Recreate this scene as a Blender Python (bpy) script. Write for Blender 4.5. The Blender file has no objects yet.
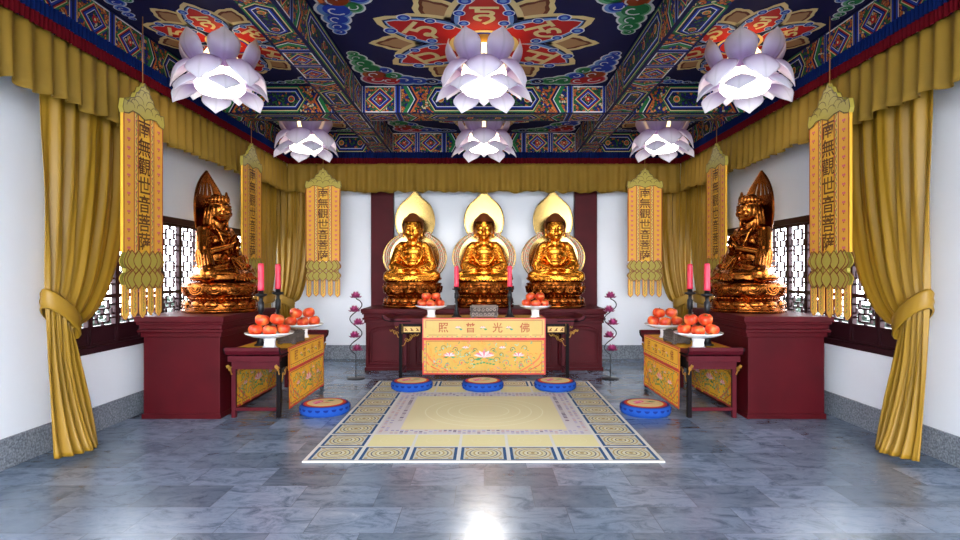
import bpy, bmesh, math, random
from mathutils import Vector, Matrix, Euler
PI = math.pi
sc = bpy.context.scene
col = sc.collection
random.seed(7)

# ------------------------------------------------------------------ helpers
def s2l(c):
    c = c / 255.0
    return c / 12.92 if c <= .04045 else ((c + .055) / 1.055) ** 2.4
def C(r, g, b):
    return (s2l(r), s2l(g), s2l(b), 1.0)

def material(name):
    m = bpy.data.materials.new(name); m.use_nodes = True
    nt = m.node_tree
    return m, nt, nt.nodes['Principled BSDF']

def simple(name, c, rough=.5, metal=0, spec=.5, noise=0, nscale=8, bump=0, bscale=40, coat=0, sheen=0):
    m, nt, b = material(name)
    b.inputs['Base Color'].default_value = c
    b.inputs['Roughness'].default_value = rough
    b.inputs['Metallic'].default_value = metal
    b.inputs['Specular IOR Level'].default_value = spec
    b.inputs['Coat Weight'].default_value = coat
    b.inputs['Coat Roughness'].default_value = .15
    b.inputs['Sheen Weight'].default_value = sheen
    tc = nt.nodes.new('ShaderNodeTexCoord')
    if noise:
        n = nt.nodes.new('ShaderNodeTexNoise'); n.inputs['Scale'].default_value = nscale
        n.inputs['Detail'].default_value = 5
        nt.links.new(tc.outputs['Object'], n.inputs['Vector'])
        r = nt.nodes.new('ShaderNodeValToRGB')
        r.color_ramp.elements[0].position = .3; r.color_ramp.elements[1].position = .7
        r.color_ramp.elements[0].color = tuple(v * (1 - noise) for v in c[:3]) + (1,)
        r.color_ramp.elements[1].color = tuple(min(1, v * (1 + noise)) for v in c[:3]) + (1,)
        nt.links.new(n.outputs['Fac'], r.inputs['Fac'])
        nt.links.new(r.outputs['Color'], b.inputs['Base Color'])
    if bump:
        n = nt.nodes.new('ShaderNodeTexNoise'); n.inputs['Scale'].default_value = bscale
        n.inputs['Detail'].default_value = 4
        nt.links.new(tc.outputs['Object'], n.inputs['Vector'])
        bp = nt.nodes.new('ShaderNodeBump'); bp.inputs['Strength'].default_value = bump
        bp.inputs['Distance'].default_value = .02
        nt.links.new(n.outputs['Fac'], bp.inputs['Height'])
        nt.links.new(bp.outputs['Normal'], b.inputs['Normal'])
    return m

def ramp(nt, els, const=False):
    r = nt.nodes.new('ShaderNodeValToRGB')
    if const: r.color_ramp.interpolation = 'CONSTANT'
    e = r.color_ramp.elements
    while len(e) > 1: e.remove(e[-1])
    e[0].position, e[0].color = els[0]
    for p, c in els[1:]:
        q = e.new(p); q.color = c
    return r

def paint_material(name, rough=.45, scale=30, gloss=.4, clothnoise=0):
    """the object's own painted colour attribute; where its alpha is low a fine painted floral filling"""
    m, nt, b = material(name)
    L = nt.links.new
    a = nt.nodes.new('ShaderNodeVertexColor'); a.layer_name = 'Col'
    tc = nt.nodes.new('ShaderNodeTexCoord')
    v = nt.nodes.new('ShaderNodeTexVoronoi'); v.inputs['Scale'].default_value = scale
    L(tc.outputs['Object'], v.inputs['Vector'])
    sp = nt.nodes.new('ShaderNodeSeparateColor'); L(v.outputs['Color'], sp.inputs['Color'])
    r1 = ramp(nt, [(0, C(190, 96, 44)), (.30, C(40, 92, 56)), (.52, C(30, 42, 120)), (.76, C(214, 136, 70)), (.92, C(206, 190, 150))], True)
    r2 = ramp(nt, [(0, C(28, 34, 108)), (.3, C(34, 88, 46)), (.56, C(24, 30, 84)), (.8, C(52, 96, 58)), (.92, C(190, 104, 44))], True)
    L(sp.outputs['Red'], r1.inputs['Fac']); L(sp.outputs['Green'], r2.inputs['Fac'])
    # dark contour around every dab
    v2 = nt.nodes.new('ShaderNodeTexVoronoi'); v2.feature = 'DISTANCE_TO_EDGE'; v2.inputs['Scale'].default_value = scale
    L(tc.outputs['Object'], v2.inputs['Vector'])
    lt1 = nt.nodes.new('ShaderNodeMath'); lt1.operation = 'LESS_THAN'; lt1.inputs[1].default_value = .25
    lt2 = nt.nodes.new('ShaderNodeMath'); lt2.operation = 'LESS_THAN'; lt2.inputs[1].default_value = .75
    L(a.outputs['Alpha'], lt1.inputs[0]); L(a.outputs['Alpha'], lt2.inputs[0])
    edge = nt.nodes.new('ShaderNodeMath'); edge.operation = 'LESS_THAN'; edge.inputs[1].default_value = .07
    L(v2.outputs['Distance'], edge.inputs[0])
    m1 = nt.nodes.new('ShaderNodeMix'); m1.data_type = 'RGBA'
    L(lt1.outputs[0], m1.inputs['Factor']); L(r2.outputs['Color'], m1.inputs['A']); L(r1.outputs['Color'], m1.inputs['B'])
    me = nt.nodes.new('ShaderNodeMix'); me.data_type = 'RGBA'
    L(edge.outputs[0], me.inputs['Factor']); L(m1.outputs['Result'], me.inputs['A']); me.inputs['B'].default_value = C(20, 20, 40)
    m2 = nt.nodes.new('ShaderNodeMix'); m2.data_type = 'RGBA'
    L(lt2.outputs[0], m2.inputs['Factor']); L(a.outputs['Color'], m2.inputs['A']); L(me.outputs['Result'], m2.inputs['B'])
    L(m2.outputs['Result'], b.inputs['Base Color'])
    b.inputs['Roughness'].default_value = rough
    b.inputs['Specular IOR Level'].default_value = gloss
    if clothnoise:
        n = nt.nodes.new('ShaderNodeTexNoise'); n.inputs['Scale'].default_value = 6
        L(tc.outputs['Object'], n.inputs['Vector'])
        bp = nt.nodes.new('ShaderNodeBump'); bp.inputs['Strength'].default_value = clothnoise; bp.inputs['Distance'].default_value = .03
        L(n.outputs['Fac'], bp.inputs['Height']); L(bp.outputs['Normal'], b.inputs['Normal'])
    return m

def empty(name, loc=(0, 0, 0), rz=0, label=None, cat=None, group=None, kind=None, parent=None):
    o = bpy.data.objects.new(name, None); col.objects.link(o)
    o.location = loc; o.rotation_euler = (0, 0, rz); o.empty_display_size = .1
    if parent: o.parent = parent
    return tag(o, label, cat, group, kind)
def tag(o, label=None, cat=None, group=None, kind=None):
    if label: o['label'] = label
    if cat: o['category'] = cat
    if group: o['group'] = group
    if kind: o['kind'] = kind
    return o
def obj(name, bm, mat, parent=None, smooth=False, loc=None, kind=None):
    bmesh.ops.recalc_face_normals(bm, faces=bm.faces)
    me = bpy.data.meshes.new(name); bm.to_mesh(me); bm.free()
    if smooth:
        for p in me.polygons: p.use_smooth = True
    me.materials.append(mat)
    o = bpy.data.objects.new(name, me); col.objects.link(o)
    if parent: o.parent = parent
    if loc: o.location = loc
    if kind: o['kind'] = kind
    return o
def copy_tree(o, parent=None):
    c = o.copy(); col.objects.link(c); c.parent = parent
    for ch in list(o.children): copy_tree(ch, c)
    return c
def autosmooth(o, ang=35):
    me = o.data
    bm = bmesh.new(); bm.from_mesh(me)
    for e in bm.edges:
        if len(e.link_faces) == 2 and e.calc_face_angle(0) > math.radians(ang): e.smooth = False
    bm.to_mesh(me); bm.free()
    for p in me.polygons: p.use_smooth = True
    return o

def box(bm, x0, x1, y0, y1, z0, z1, bev=0):
    vs = [bm.verts.new(p) for p in ((x0,y0,z0),(x1,y0,z0),(x1,y1,z0),(x0,y1,z0),(x0,y0,z1),(x1,y0,z1),(x1,y1,z1),(x0,y1,z1))]
    fs = [bm.faces.new([vs[i] for i in f]) for f in ((0,3,2,1),(4,5,6,7),(0,1,5,4),(1,2,6,5),(2,3,7,6),(3,0,4,7))]
    if bev:
        es = list({e for f in fs for e in f.edges})
        bmesh.ops.bevel(bm, geom=es, offset=bev, segments=2, affect='EDGES', profile=.5)
def lathe(bm, prof, n=32, c=(0, 0, 0), lob=None):
    rings = []
    for r, z in prof:
        if r < 1e-5: rings.append([bm.verts.new((c[0], c[1], c[2] + z))])
        else:
            ring = []
            for i in range(n):
                a = 2 * PI * i / n
                k = r * (1 + (lob[0] * math.cos(lob[1] * a) if lob else 0))
                ring.append(bm.verts.new((c[0] + k * math.cos(a), c[1] + k * math.sin(a), c[2] + z)))
            rings.append(ring)
    for A, B in zip(rings, rings[1:]):
        for i in range(n):
            j = (i + 1) % n
            if len(A) == 1 and len(B) == 1: continue
            if len(A) == 1: bm.faces.new((A[0], B[i], B[j]))
            elif len(B) == 1: bm.faces.new((A[i], A[j], B[0]))
            else: bm.faces.new((A[i], A[j], B[j], B[i]))
def tube(bm, pts, r, n=8, caps=True):
    pts = [Vector(p) for p in pts]
    rs = r if isinstance(r, (list, tuple)) else [r] * len(pts)
    rings = []; up = None
    for i, p in enumerate(pts):
        d = (pts[min(i + 1, len(pts) - 1)] - pts[max(i - 1, 0)])
        d = d.normalized() if d.length > 1e-9 else Vector((0, 0, 1))
        if up is None: up = Vector((0, 0, 1)) if abs(d.z) < .9 else Vector((1, 0, 0))
        a = d.cross(up)
        a = a.normalized() if a.length > 1e-6 else Vector((1, 0, 0))
        b = d.cross(a).normalized(); up = a.cross(d)
        rings.append([bm.verts.new(p + (a * math.cos(2 * PI * k / n) + b * math.sin(2 * PI * k / n)) * rs[i]) for k in range(n)])
    for A, B in zip(rings, rings[1:]):
        for k in range(n):
            bm.faces.new((A[k], A[(k + 1) % n], B[(k + 1) % n], B[k]))
    if caps:
        bm.faces.new(rings[0]); bm.faces.new(rings[-1])
def capsule(bm, a, b, ra, rb, n=14):
    a, b = Vector(a), Vector(b); d = (b - a)
    L = d.length; d = d.normalized() if L > 1e-6 else Vector((0, 0, 1))
    pts = []; rs = []
    for k in range(5):
        t = PI / 2 * (1 - k / 4); pts.append(a - d * ra * math.sin(t)); rs.append(max(ra * math.cos(t), 1e-4))
    for k in range(5):
        t = PI / 2 * k / 4; pts.append(b + d * rb * math.sin(t)); rs.append(max(rb * math.cos(t), 1e-4))
    tube(bm, pts, rs, n)
def ell(bm, c, r, rot=(0, 0, 0), u=20, v=12):
    M = Matrix.Translation(c) @ Euler(rot).to_matrix().to_4x4() @ Matrix.Diagonal((r[0], r[1], r[2], 1))
    bmesh.ops.create_uvsphere(bm, u_segments=u, v_segments=v, radius=1, matrix=M)
def prism(bm, pts, mapf, h0, h1):
    """closed 2-D outline extruded between heights h0 and h1"""
    A = [bm.verts.new(mapf(u, v, h0)) for u, v in pts]; B = [bm.verts.new(mapf(u, v, h1)) for u, v in pts]
    bm.faces.new(A); bm.faces.new(B)
    n = len(pts)
    for i in range(n): bm.faces.new((A[i], A[(i + 1) % n], B[(i + 1) % n], B[i]))
def bez(p0, p1, p2, n=8):
    p0, p1, p2 = Vector(p0), Vector(p1), Vector(p2)
    return [((1 - t) ** 2) * p0 + 2 * t * (1 - t) * p1 + t * t * p2 for t in [k / n for k in range(n + 1)]]

# painted ornament: flat coloured shapes laid in thin layers on a surface, one mesh
class Paint:
    def __init__(s, mapf=None, lay=.0012):
        s.v = []; s.f = []; s.c = []; s.map = mapf; s.lay = lay
    def add(s, pts, c, layer=0, a=1.0):
        i = len(s.v)
        for u, v in pts: s.v.append(s.map(u, v, layer * s.lay))
        s.f.append(tuple(range(i, i + len(pts)))); s.c.append((c[0], c[1], c[2], a))
    def tris(s, verts, faces, c, layer):
        i = len(s.v)
        for u, v in verts: s.v.append(s.map(u, v, layer * s.lay))
        for f in faces: s.f.append(tuple(i + k for k in f)); s.c.append((c[0], c[1], c[2], 1))
    def rect(s, u0, u1, v0, v1, c, layer=0, a=1.0): s.add([(u0, v0), (u1, v0), (u1, v1), (u0, v1)], c, layer, a)
    def grid(s, u0, u1, v0, v1, nu, nv, c, layer=0, a=1.0):
        for i in range(nu):
            for j in range(nv):
                s.rect(u0 + (u1 - u0) * i / nu, u0 + (u1 - u0) * (i + 1) / nu, v0 + (v1 - v0) * j / nv, v0 + (v1 - v0) * (j + 1) / nv, c, layer, a)
    def disc(s, cu, cv, r, c, layer=0, n=16, ry=None, a=1.0):
        ry = ry or r
        s.add([(cu + r * math.cos(2 * PI * k / n), cv + ry * math.sin(2 * PI * k / n)) for k in range(n)], c, layer, a)
    def ring(s, cu, cv, r0, r1, c, layer=0, n=24):
        for k in range(n):
            a, b = 2 * PI * k / n, 2 * PI * (k + 1) / n
            s.add([(cu + r0 * math.cos(a), cv + r0 * math.sin(a)), (cu + r1 * math.cos(a), cv + r1 * math.sin(a)),
                   (cu + r1 * math.cos(b), cv + r1 * math.sin(b)), (cu + r0 * math.cos(b), cv + r0 * math.sin(b))], c, layer)
    def stroke(s, pts, w, c, layer=0, closed=False):
        n = len(pts); L = []; R = []
        for i in range(n):
            p = pts[i]
            q0 = pts[(i - 1) % n] if (closed or i > 0) else p
            q1 = pts[(i + 1) % n] if (closed or i < n - 1) else p
            dx, dy = q1[0] - q0[0], q1[1] - q0[1]; d = math.hypot(dx, dy) or 1
            nx, ny = -dy / d * w / 2, dx / d * w / 2
            L.append((p[0] + nx, p[1] + ny)); R.append((p[0] - nx, p[1] - ny))
        for i in range(n if closed else n - 1):
            j = (i + 1) % n
            s.add([L[i], L[j], R[j], R[i]], c, layer)
    def frame(s, u0, u1, v0, v1, w, c, layer=0):
        nu = max(1, int((u1 - u0) / .08))
        s.grid(u0, u1, v0, v0 + w, nu, 1, c, layer); s.grid(u0, u1, v1 - w, v1, nu, 1, c, layer)
        s.rect(u0, u0 + w, v0 + w, v1 - w, c, layer); s.rect(u1 - w, u1, v0 + w, v1 - w, c, layer)
    def solid(s, pts, mapf, h0, h1, c):
        """closed outline with thickness, in the paint mesh itself"""
        n = len(pts); i = len(s.v)
        for u, v in pts: s.v.append(mapf(u, v, h0))
        for u, v in pts: s.v.append(mapf(u, v, h1))
        s.f.append(tuple(range(i, i + n))); s.c.append(c); s.f.append(tuple(range(i + n, i + 2 * n))); s.c.append(c)
        for k in range(n):
            s.f.append((i + k, i + (k + 1) % n, i + n + (k + 1) % n, i + n + k)); s.c.append(c)
    def box(s, x0, x1, y0, y1, z0, z1, c):
        i = len(s.v)
        s.v += [(x0,y0,z0),(x1,y0,z0),(x1,y1,z0),(x0,y1,z0),(x0,y0,z1),(x1,y0,z1),(x1,y1,z1),(x0,y1,z1)]
        for f in ((0,3,2,1),(4,5,6,7),(0,1,5,4),(1,2,6,5),(2,3,7,6),(3,0,4,7)):
            s.f.append(tuple(i + k for k in f)); s.c.append(c)
    def build(s, name, mat, parent=None, kind=None, smooth=False):
        me = bpy.data.meshes.new(name); me.from_pydata([tuple(v) for v in s.v], [], s.f)
        at = me.color_attributes.new('Col', 'FLOAT_COLOR', 'CORNER')
        buf = []
        for p, c in zip(me.polygons, s.c):
            for q in range(p.loop_total): buf.extend(c[q] if isinstance(c, list) else c)
        at.data.foreach_set('color', buf)
        if smooth:
            for p in me.polygons: p.use_smooth = True
        me.materials.append(mat); me.update()
        o = bpy.data.objects.new(name, me); col.objects.link(o)
        if parent: o.parent = parent
        if kind: o['kind'] = kind
        return o

_glyph = {}
def glyph(ch, bold=0.0):
    """outline of one written character as 2-D triangles centred in a unit box"""
    k = (ch, bold)
    if k in _glyph: return _glyph[k]
    cu = bpy.data.curves.new('lettering', 'FONT'); cu.body = ch; cu.size = 1; cu.offset = bold; cu.resolution_u = 2
    o = bpy.data.objects.new('lettering', cu); col.objects.link(o)
    bpy.context.view_layer.update()
    dg = bpy.context.evaluated_depsgraph_get(); ev = o.evaluated_get(dg); me = ev.to_mesh()
    vs = [(v.co.x, v.co.y) for v in me.vertices]; fs = [tuple(p.vertices) for p in me.polygons]
    ev.to_mesh_clear(); bpy.data.objects.remove(o); bpy.data.curves.remove(cu)
    if vs and bold == 0:
        x0 = min(v[0] for v in vs); x1 = max(v[0] for v in vs); y0 = min(v[1] for v in vs); y1 = max(v[1] for v in vs)
        cx, cy, sz = (x0 + x1) / 2, (y0 + y1) / 2, max(x1 - x0, y1 - y0, .3)
        _glyph[(ch, 'box')] = (cx, cy, sz)
    elif vs:
        glyph(ch, 0.0); 
    cx, cy, sz = _glyph.get((ch, 'box'), (.5, .4, 1))
    _glyph[k] = ([((x - cx) / sz, (y - cy) / sz) for x, y in vs], fs)
    return _glyph[k]
def write(P, ch, cu, cv, size, c, layer, bold=0.0, rot=0, sx=1):
    vs, fs = glyph(ch, bold)
    ca, sa = math.cos(rot), math.sin(rot)
    P.tris([(cu + size * (x * sx * ca - y * sa), cv + size * (x * sx * sa + y * ca)) for x, y in vs], fs, c, layer)

# ------------------------------------------------------------------ colours & materials
NAVY = C(17, 20, 66); BLUE = C(34, 62, 168); LBLUE = C(110, 150, 205); WHITE = C(226, 226, 226); CREAM = C(226, 202, 140)
TAN = C(176, 132, 88); BROWN = C(112, 58, 36); RED = C(188, 34, 34); GREEN = C(36, 120, 66); LGREEN = C(112, 176, 128)
ORANGE = C(206, 104, 40); PINK = C(206, 92, 110); DRED = C(110, 20, 26)

M_wall = simple('white plaster', C(236, 238, 244), .7, noise=.015, nscale=2)
M_paint = paint_material('painted timber', .7, 34, .18)
M_banner = paint_material('embroidered satin', .5, 24, .3, .15)
M_cloth = paint_material('embroidered altar cloth', .5, 24, .3, .5)
M_carpet = paint_material('woven rug', .9, 24, .1)
M_porc = simple('white porcelain', C(238, 238, 240), .15)
M_maroon = simple('maroon lacquered wood', C(72, 7, 16), .5, noise=.18, nscale=3, spec=.14)
M_maroon2 = simple('maroon table wood', C(78, 14, 26), .5, noise=.15, nscale=4, spec=.15)
M_black = simple('dark lacquered wood', C(18, 13, 16), .6, spec=.08)
M_window = simple('dark brown window wood', C(44, 14, 22), .5, spec=.25)
M_goldline = simple('gilt line', C(190, 140, 60), .4, metal=.6)
M_curtain = simple('mustard satin', C(148, 111, 26), .46, spec=.35, noise=.05, nscale=3)
M_valance = simple('mustard valance cloth', C(134, 103, 34), .7, spec=.2, noise=.06, nscale=4)
M_fblue = simple('blue fringe', C(5, 24, 72), .9, spec=.08)
M_fred = simple('red fringe', C(86, 6, 16), .9, spec=.08)
M_gold = simple('antique gold', C(214, 138, 46), .27, metal=1, noise=.22, nscale=9, bump=.05, bscale=28)
M_golddark = simple('dark antique gold', C(142, 78, 30), .27, metal=1, noise=.4, nscale=16, bump=.2, bscale=40)
M_gold2 = simple('reddish antique bronze', C(148, 84, 32), .24, metal=1, noise=.4, nscale=12, bump=.12, bscale=30)
M_hair = simple('bronze curls', C(120, 64, 30), .5, metal=.85)
M_halo = simple('polished champagne gold', C(172, 142, 84), .22, metal=1)
M_candle = simple('red wax', C(236, 46, 78), .4)
M_iron = simple('black cast iron', C(26, 26, 32), .4, metal=.3)
M_purple = simple('wine purple enamel', C(150, 44, 96), .3, metal=.3)
M_stone = simple('carved grey stone', C(112, 100, 92), .75, noise=.35, nscale=22, bump=.6, bscale=30)

def granite():
    m, nt, b = material('grey granite'); L = nt.links.new
    tc = nt.nodes.new('ShaderNodeTexCoord')
    n = nt.nodes.new('ShaderNodeTexNoise'); n.inputs['Scale'].default_value = 60; n.inputs['Detail'].default_value = 3
    n2 = nt.nodes.new('ShaderNodeTexNoise'); n2.inputs['Scale'].default_value = 3
    L(tc.outputs['Object'], n.inputs['Vector']); L(tc.outputs['Object'], n2.inputs['Vector'])
    r = ramp(nt, [(.3, C(92, 98, 108)), (.5, C(132, 138, 148)), (.7, C(172, 176, 184))])
    L(n.outputs['Fac'], r.inputs['Fac'])
    mx = nt.nodes.new('ShaderNodeMix'); mx.data_type = 'RGBA'; mx.blend_type = 'MULTIPLY'; mx.inputs['Factor'].default_value = .35
    L(r.outputs['Color'], mx.inputs['A']); L(n2.outputs['Fac'], mx.inputs['B']); L(mx.outputs['Result'], b.inputs['Base Color'])
    b.inputs['Roughness'].default_value = .35
    return m
M_granite = granite()

def slate():
    m, nt, b = material('polished slate tiles'); L = nt.links.new
    tc = nt.nodes.new('ShaderNodeTexCoord')
    br = nt.nodes.new('ShaderNodeTexBrick')
    br.inputs['Scale'].default_value = 1; br.inputs['Brick Width'].default_value = .52; br.inputs['Row Height'].default_value = .37
    br.inputs['Mortar Size'].default_value = .002; br.inputs['Mortar Smooth'].default_value = .2; br.offset = .37; br.inputs['Bias'].default_value = 0
    br.inputs['Color1'].default_value = (0, 0, 0, 1); br.inputs['Color2'].default_value = (1, 1, 1, 1); br.inputs['Mortar'].default_value = (.3, .3, .3, 1)
    L(tc.outputs['Object'], br.inputs['Vector'])
    # every tile shifts the veining so neighbours differ
    add = nt.nodes.new('ShaderNodeVectorMath'); add.operation = 'MULTIPLY_ADD'
    add.inputs[1].default_value = (7, 5, 3)
    L(br.outputs['Color'], add.inputs[0]); L(tc.outputs['Object'], add.inputs[2])
    mp = nt.nodes.new('ShaderNodeMapping'); mp.inputs['Rotation'].default_value = (0, 0, .6); mp.inputs['Scale'].default_value = (1, 1.9, 1)
    L(add.outputs[0], mp.inputs['Vector'])
    n = nt.nodes.new('ShaderNodeTexNoise'); n.inputs['Scale'].default_value = 4.2; n.inputs['Detail'].default_value = 12
    n.inputs['Roughness'].default_value = .78; n.inputs['Distortion'].default_value = .9
    L(mp.outputs['Vector'], n.inputs['Vector'])
    r = ramp(nt, [(.24, C(44, 58, 72)), (.40, C(84, 101, 118)), (.50, C(116, 131, 149)), (.62, C(128, 142, 158)), (.80, C(178, 188, 202))])
    L(n.outputs['Fac'], r.inputs['Fac'])
    tone = ramp(nt, [(0, (.52, .57, .62, 1)), (.5, (.86, .89, .93, 1)), (1, (1.24, 1.22, 1.28, 1))])
    L(br.outputs['Color'], tone.inputs['Fac'])
    mx = nt.nodes.new('ShaderNodeMix'); mx.data_type = 'RGBA'; mx.blend_type = 'MULTIPLY'; mx.inputs['Factor'].default_value = 1
    L(r.outputs['Color'], mx.inputs['A']); L(tone.outputs['Color'], mx.inputs['B'])
    mo = nt.nodes.new('ShaderNodeMix'); mo.data_type = 'RGBA'
    L(br.outputs['Fac'], mo.inputs['Factor']); L(mx.outputs['Result'], mo.inputs['A']); mo.inputs['B'].default_value = C(84, 92, 104)
    L(mo.outputs['Result'], b.inputs['Base Color'])
    rr = nt.nodes.new('ShaderNodeMapRange'); rr.inputs['To Min'].default_value = .17; rr.inputs['To Max'].default_value = .27
    L(n.outputs['Fac'], rr.inputs['Value']); L(rr.outputs['Result'], b.inputs['Roughness'])
    b.inputs['Specular IOR Level'].default_value = .6
    bp = nt.nodes.new('ShaderNodeBump'); bp.inputs['Strength'].default_value = .06; bp.inputs['Distance'].default_value = .01
    L(n.outputs['Fac'], bp.inputs['Height']); L(bp.outputs['Normal'], b.inputs['Normal'])
    return m
M_slate = slate()

def petal_mat():
    m, nt, b = material('lavender lamp petal'); L = nt.links.new
    a = nt.nodes.new('ShaderNodeVertexColor'); a.layer_name = 'Col'
    L(a.outputs['Color'], b.inputs['Base Color']); b.inputs['Roughness'].default_value = .35
    tr = nt.nodes.new('ShaderNodeBsdfTranslucent'); L(a.outputs['Color'], tr.inputs['Color'])
    mx = nt.nodes.new('ShaderNodeMixShader'); mx.inputs['Fac'].default_value = .38
    out = nt.nodes['Material Output']
    L(b.outputs[0], mx.inputs[1]); L(tr.outputs[0], mx.inputs[2]); L(mx.outputs[0], out.inputs['Surface'])
    return m
M_petal = petal_mat()
def glow(name, c, s):
    m, nt, b = material(name)
    b.inputs['Base Color'].default_value = c; b.inputs['Emission Color'].default_value = c; b.inputs['Emission Strength'].default_value = s
    return m
def lamp_glass():
    m, nt, b = material('glowing lamp glass'); L = nt.links.new
    tc = nt.nodes.new('ShaderNodeTexCoord'); sx = nt.nodes.new('ShaderNodeSeparateXYZ'); L(tc.outputs['Object'], sx.inputs[0])
    mr = nt.nodes.new('ShaderNodeMapRange'); mr.inputs['From Min'].default_value = -.5; mr.inputs['From Max'].default_value = -.28
    L(sx.outputs['Z'], mr.inputs['Value'])
    r = ramp(nt, [(0, (1, .93, .82, 1)), (1, (1, .74, .34, 1))]); L(mr.outputs['Result'], r.inputs['Fac'])
    st = nt.nodes.new('ShaderNodeMapRange'); st.inputs['To Min'].default_value = 6; st.inputs['To Max'].default_value = 2.4
    L(mr.outputs['Result'], st.inputs['Value'])
    L(r.outputs['Color'], b.inputs['Emission Color']); L(st.outputs['Result'], b.inputs['Emission Strength'])
    b.inputs['Base Color'].default_value = (.9, .85, .7, 1)
    return m
M_glow = lamp_glass()

def fruit_mat():
    m, nt, b = material('persimmon skin'); L = nt.links.new
    tc = nt.nodes.new('ShaderNodeTexCoord'); n = nt.nodes.new('ShaderNodeTexNoise'); n.inputs['Scale'].default_value = 14
    n.inputs['Detail'].default_value = 3; L(tc.outputs['Object'], n.inputs['Vector'])
    r = ramp(nt, [(.35, C(200, 44, 20)), (.52, C(224, 78, 34)), (.7, C(238, 140, 66))]); L(n.outputs['Fac'], r.inputs['Fac'])
    L(r.outputs['Color'], b.inputs['Base Color']); b.inputs['Roughness'].default_value = .35
    return m
M_fruit = fruit_mat()

# ------------------------------------------------------------------ room
XW = 3.65; YB = 10.03; YF = -2.6; ZC = 3.82; ZS = 3.47; XI = 3.31; YI = 9.62
WY0, WY1, WZ0, WZ1 = 4.95, 9.92, .74, 2.14
bm = bmesh.new(); box(bm, -XW - .25, XW + .25, YF, YB + .25, -.2, 0); obj('floor', bm, M_slate, kind='structure')
for s, nm in ((-1, 'left'), (1, 'right')):
    bm = bmesh.new()
    xa, xb = sorted((s * XW, s * (XW + .22)))
    box(bm, xa, xb, YF, YB, 0, WZ0); box(bm, xa, xb, YF, YB, WZ1, ZC)
    box(bm, xa, xb, YF, WY0, WZ0, WZ1); box(bm, xa, xb, WY1, YB, WZ0, WZ1)
    obj('wall_' + nm, bm, M_wall, kind='structure')
    bm = bmesh.new(); xa, xb = sorted((s * (XW - .02), s * (XW - .0005)))
    box(bm, xa, xb, YF, YB - .03, 0, .237, .004); obj('baseboard_' + nm, bm, M_granite, kind='structure')
bm = bmesh.new(); box(bm, -XW - .22, XW + .22, YB, YB + .22, 0, ZC); obj('wall_back', bm, M_wall, kind='structure')
bm = bmesh.new(); box(bm, -XW + .02, XW - .02, YB - .02, YB - .0005, 0, .237, .004); obj('baseboard_back', bm, M_granite, kind='structure')
bm = bmesh.new(); box(bm, -XW - .25, XW + .25, YF, YB + .25, ZC, ZC + .2); obj('ceiling', bm, simple('navy painted ceiling', C(17, 20, 60), .8, spec=.1), kind='structure')

# painted beams -----------------------------------------------------
def bars(P, u0, u1, v0, v1, L=1):
    w = u1 - u0
    P.rect(u0, u1, v0, v1, NAVY, L)
    for f0, f1, c in ((.04, .12, WHITE), (.16, .34, BLUE), (.66, .84, BLUE), (.88, .96, CREAM)):
        P.rect(u0 + w * f0, u0 + w * f1, v0, v1, c, L + 1)
def diamond(P, u0, u1, v0, v1, L=1):
    P.rect(u0, u1, v0, v1, ORANGE, L, 0)
    P.rect(u0, u1, v0, v0 + .012, WHITE, L + 1); P.rect(u0, u1, v1 - .012, v1, WHITE, L + 1)
    cu, cv, a, b = (u0 + u1) / 2, (v0 + v1) / 2, (u1 - u0) / 2, (v1 - v0) / 2
    for k, c, al in ((1.0, GREEN, 1), (.9, CREAM, 1), (.84, RED, 1), (.76, NAVY, 1), (.68, BLUE, 1), (.54, WHITE, 1), (.5, NAVY, 1), (.42, ORANGE, 0)):
        L += 1; P.add([(cu - a * k, cv), (cu, cv - b * k), (cu + a * k, cv), (cu, cv + b * k)], c, L, al)
    for q in range(6):
        an = q * PI / 3; P.disc(cu + .12 * b * 2 * math.cos(an) * .5, cv + .12 * b * 2 * math.sin(an) * .5, b * .1, RED, L + 1, 6)
    P.disc(cu, cv, b * .08, CREAM, L + 2, 6)
def hexpanel(P, u0, u1, v0, v1, L=1):
    P.rect(u0, u1, v0, v1, ORANGE, L, 0)
    h = v1 - v0; cv = (v0 + v1) / 2
    # chevron bands at both ends
    for k, (o, w, c) in enumerate(((.0, .05, GREEN), (.05, .012, WHITE), (.062, .03, NAVY), (.092, .02, ORANGE))):
        for sg, e in ((1, u0), (-1, u1)):
            b = e + sg * (o + .02); t = .28 * h
            P.add([(b, v0), (b + sg * w, v0), (b + sg * (w + t), cv), (b + sg * t, cv)], c, L + 1)
            P.add([(b, v1), (b + sg * w, v1), (b + sg * (w + t), cv), (b + sg * t, cv)], c, L + 1)
    a0, a1 = u0 + .22 + .28 * h, u1 - .22 - .28 * h
    if a1 - a0 > .25:
        for k, (e, c, al) in enumerate(((0, GREEN, 1), (.016, CREAM, 1), (.026, NAVY, 1), (.05, BLUE, 1), (.066, WHITE, 1), (.074, NAVY, .5))):
            hh = h / 2 - e; t = .3 * h
            P.add([(a0 + e, cv), (a0 + t + e * .5, cv - hh), (a1 - t - e * .5, cv - hh), (a1 - e, cv), (a1 - t - e * .5, cv + hh), (a0 + t + e * .5, cv + hh)], c, L + 2 + k, al)
        n = max(1, int((a1 - a0) / .3))
        for k in range(n):
            cu = a0 + (a1 - a0) * (k + .5) / n
            P.disc(cu, cv, h * .13, CREAM, L + 9, 10); P.disc(cu, cv, h * .11, RED if k % 2 else ORANGE, L + 10, 10); P.disc(cu, cv, h * .05, GREEN, L + 11, 8)
def diamonds(P, u0, u1, v0, v1, n=3):
    P.rect(u0, u1, v0, v1, NAVY, 0); W = (u1 - u0) / n
    for k in range(n):
        a = u0 + k * W; bars(P, a, a + .1, v0 + .008, v1 - .008); diamond(P, a + .1, a + W, v0 + .008, v1 - .008)
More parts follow.
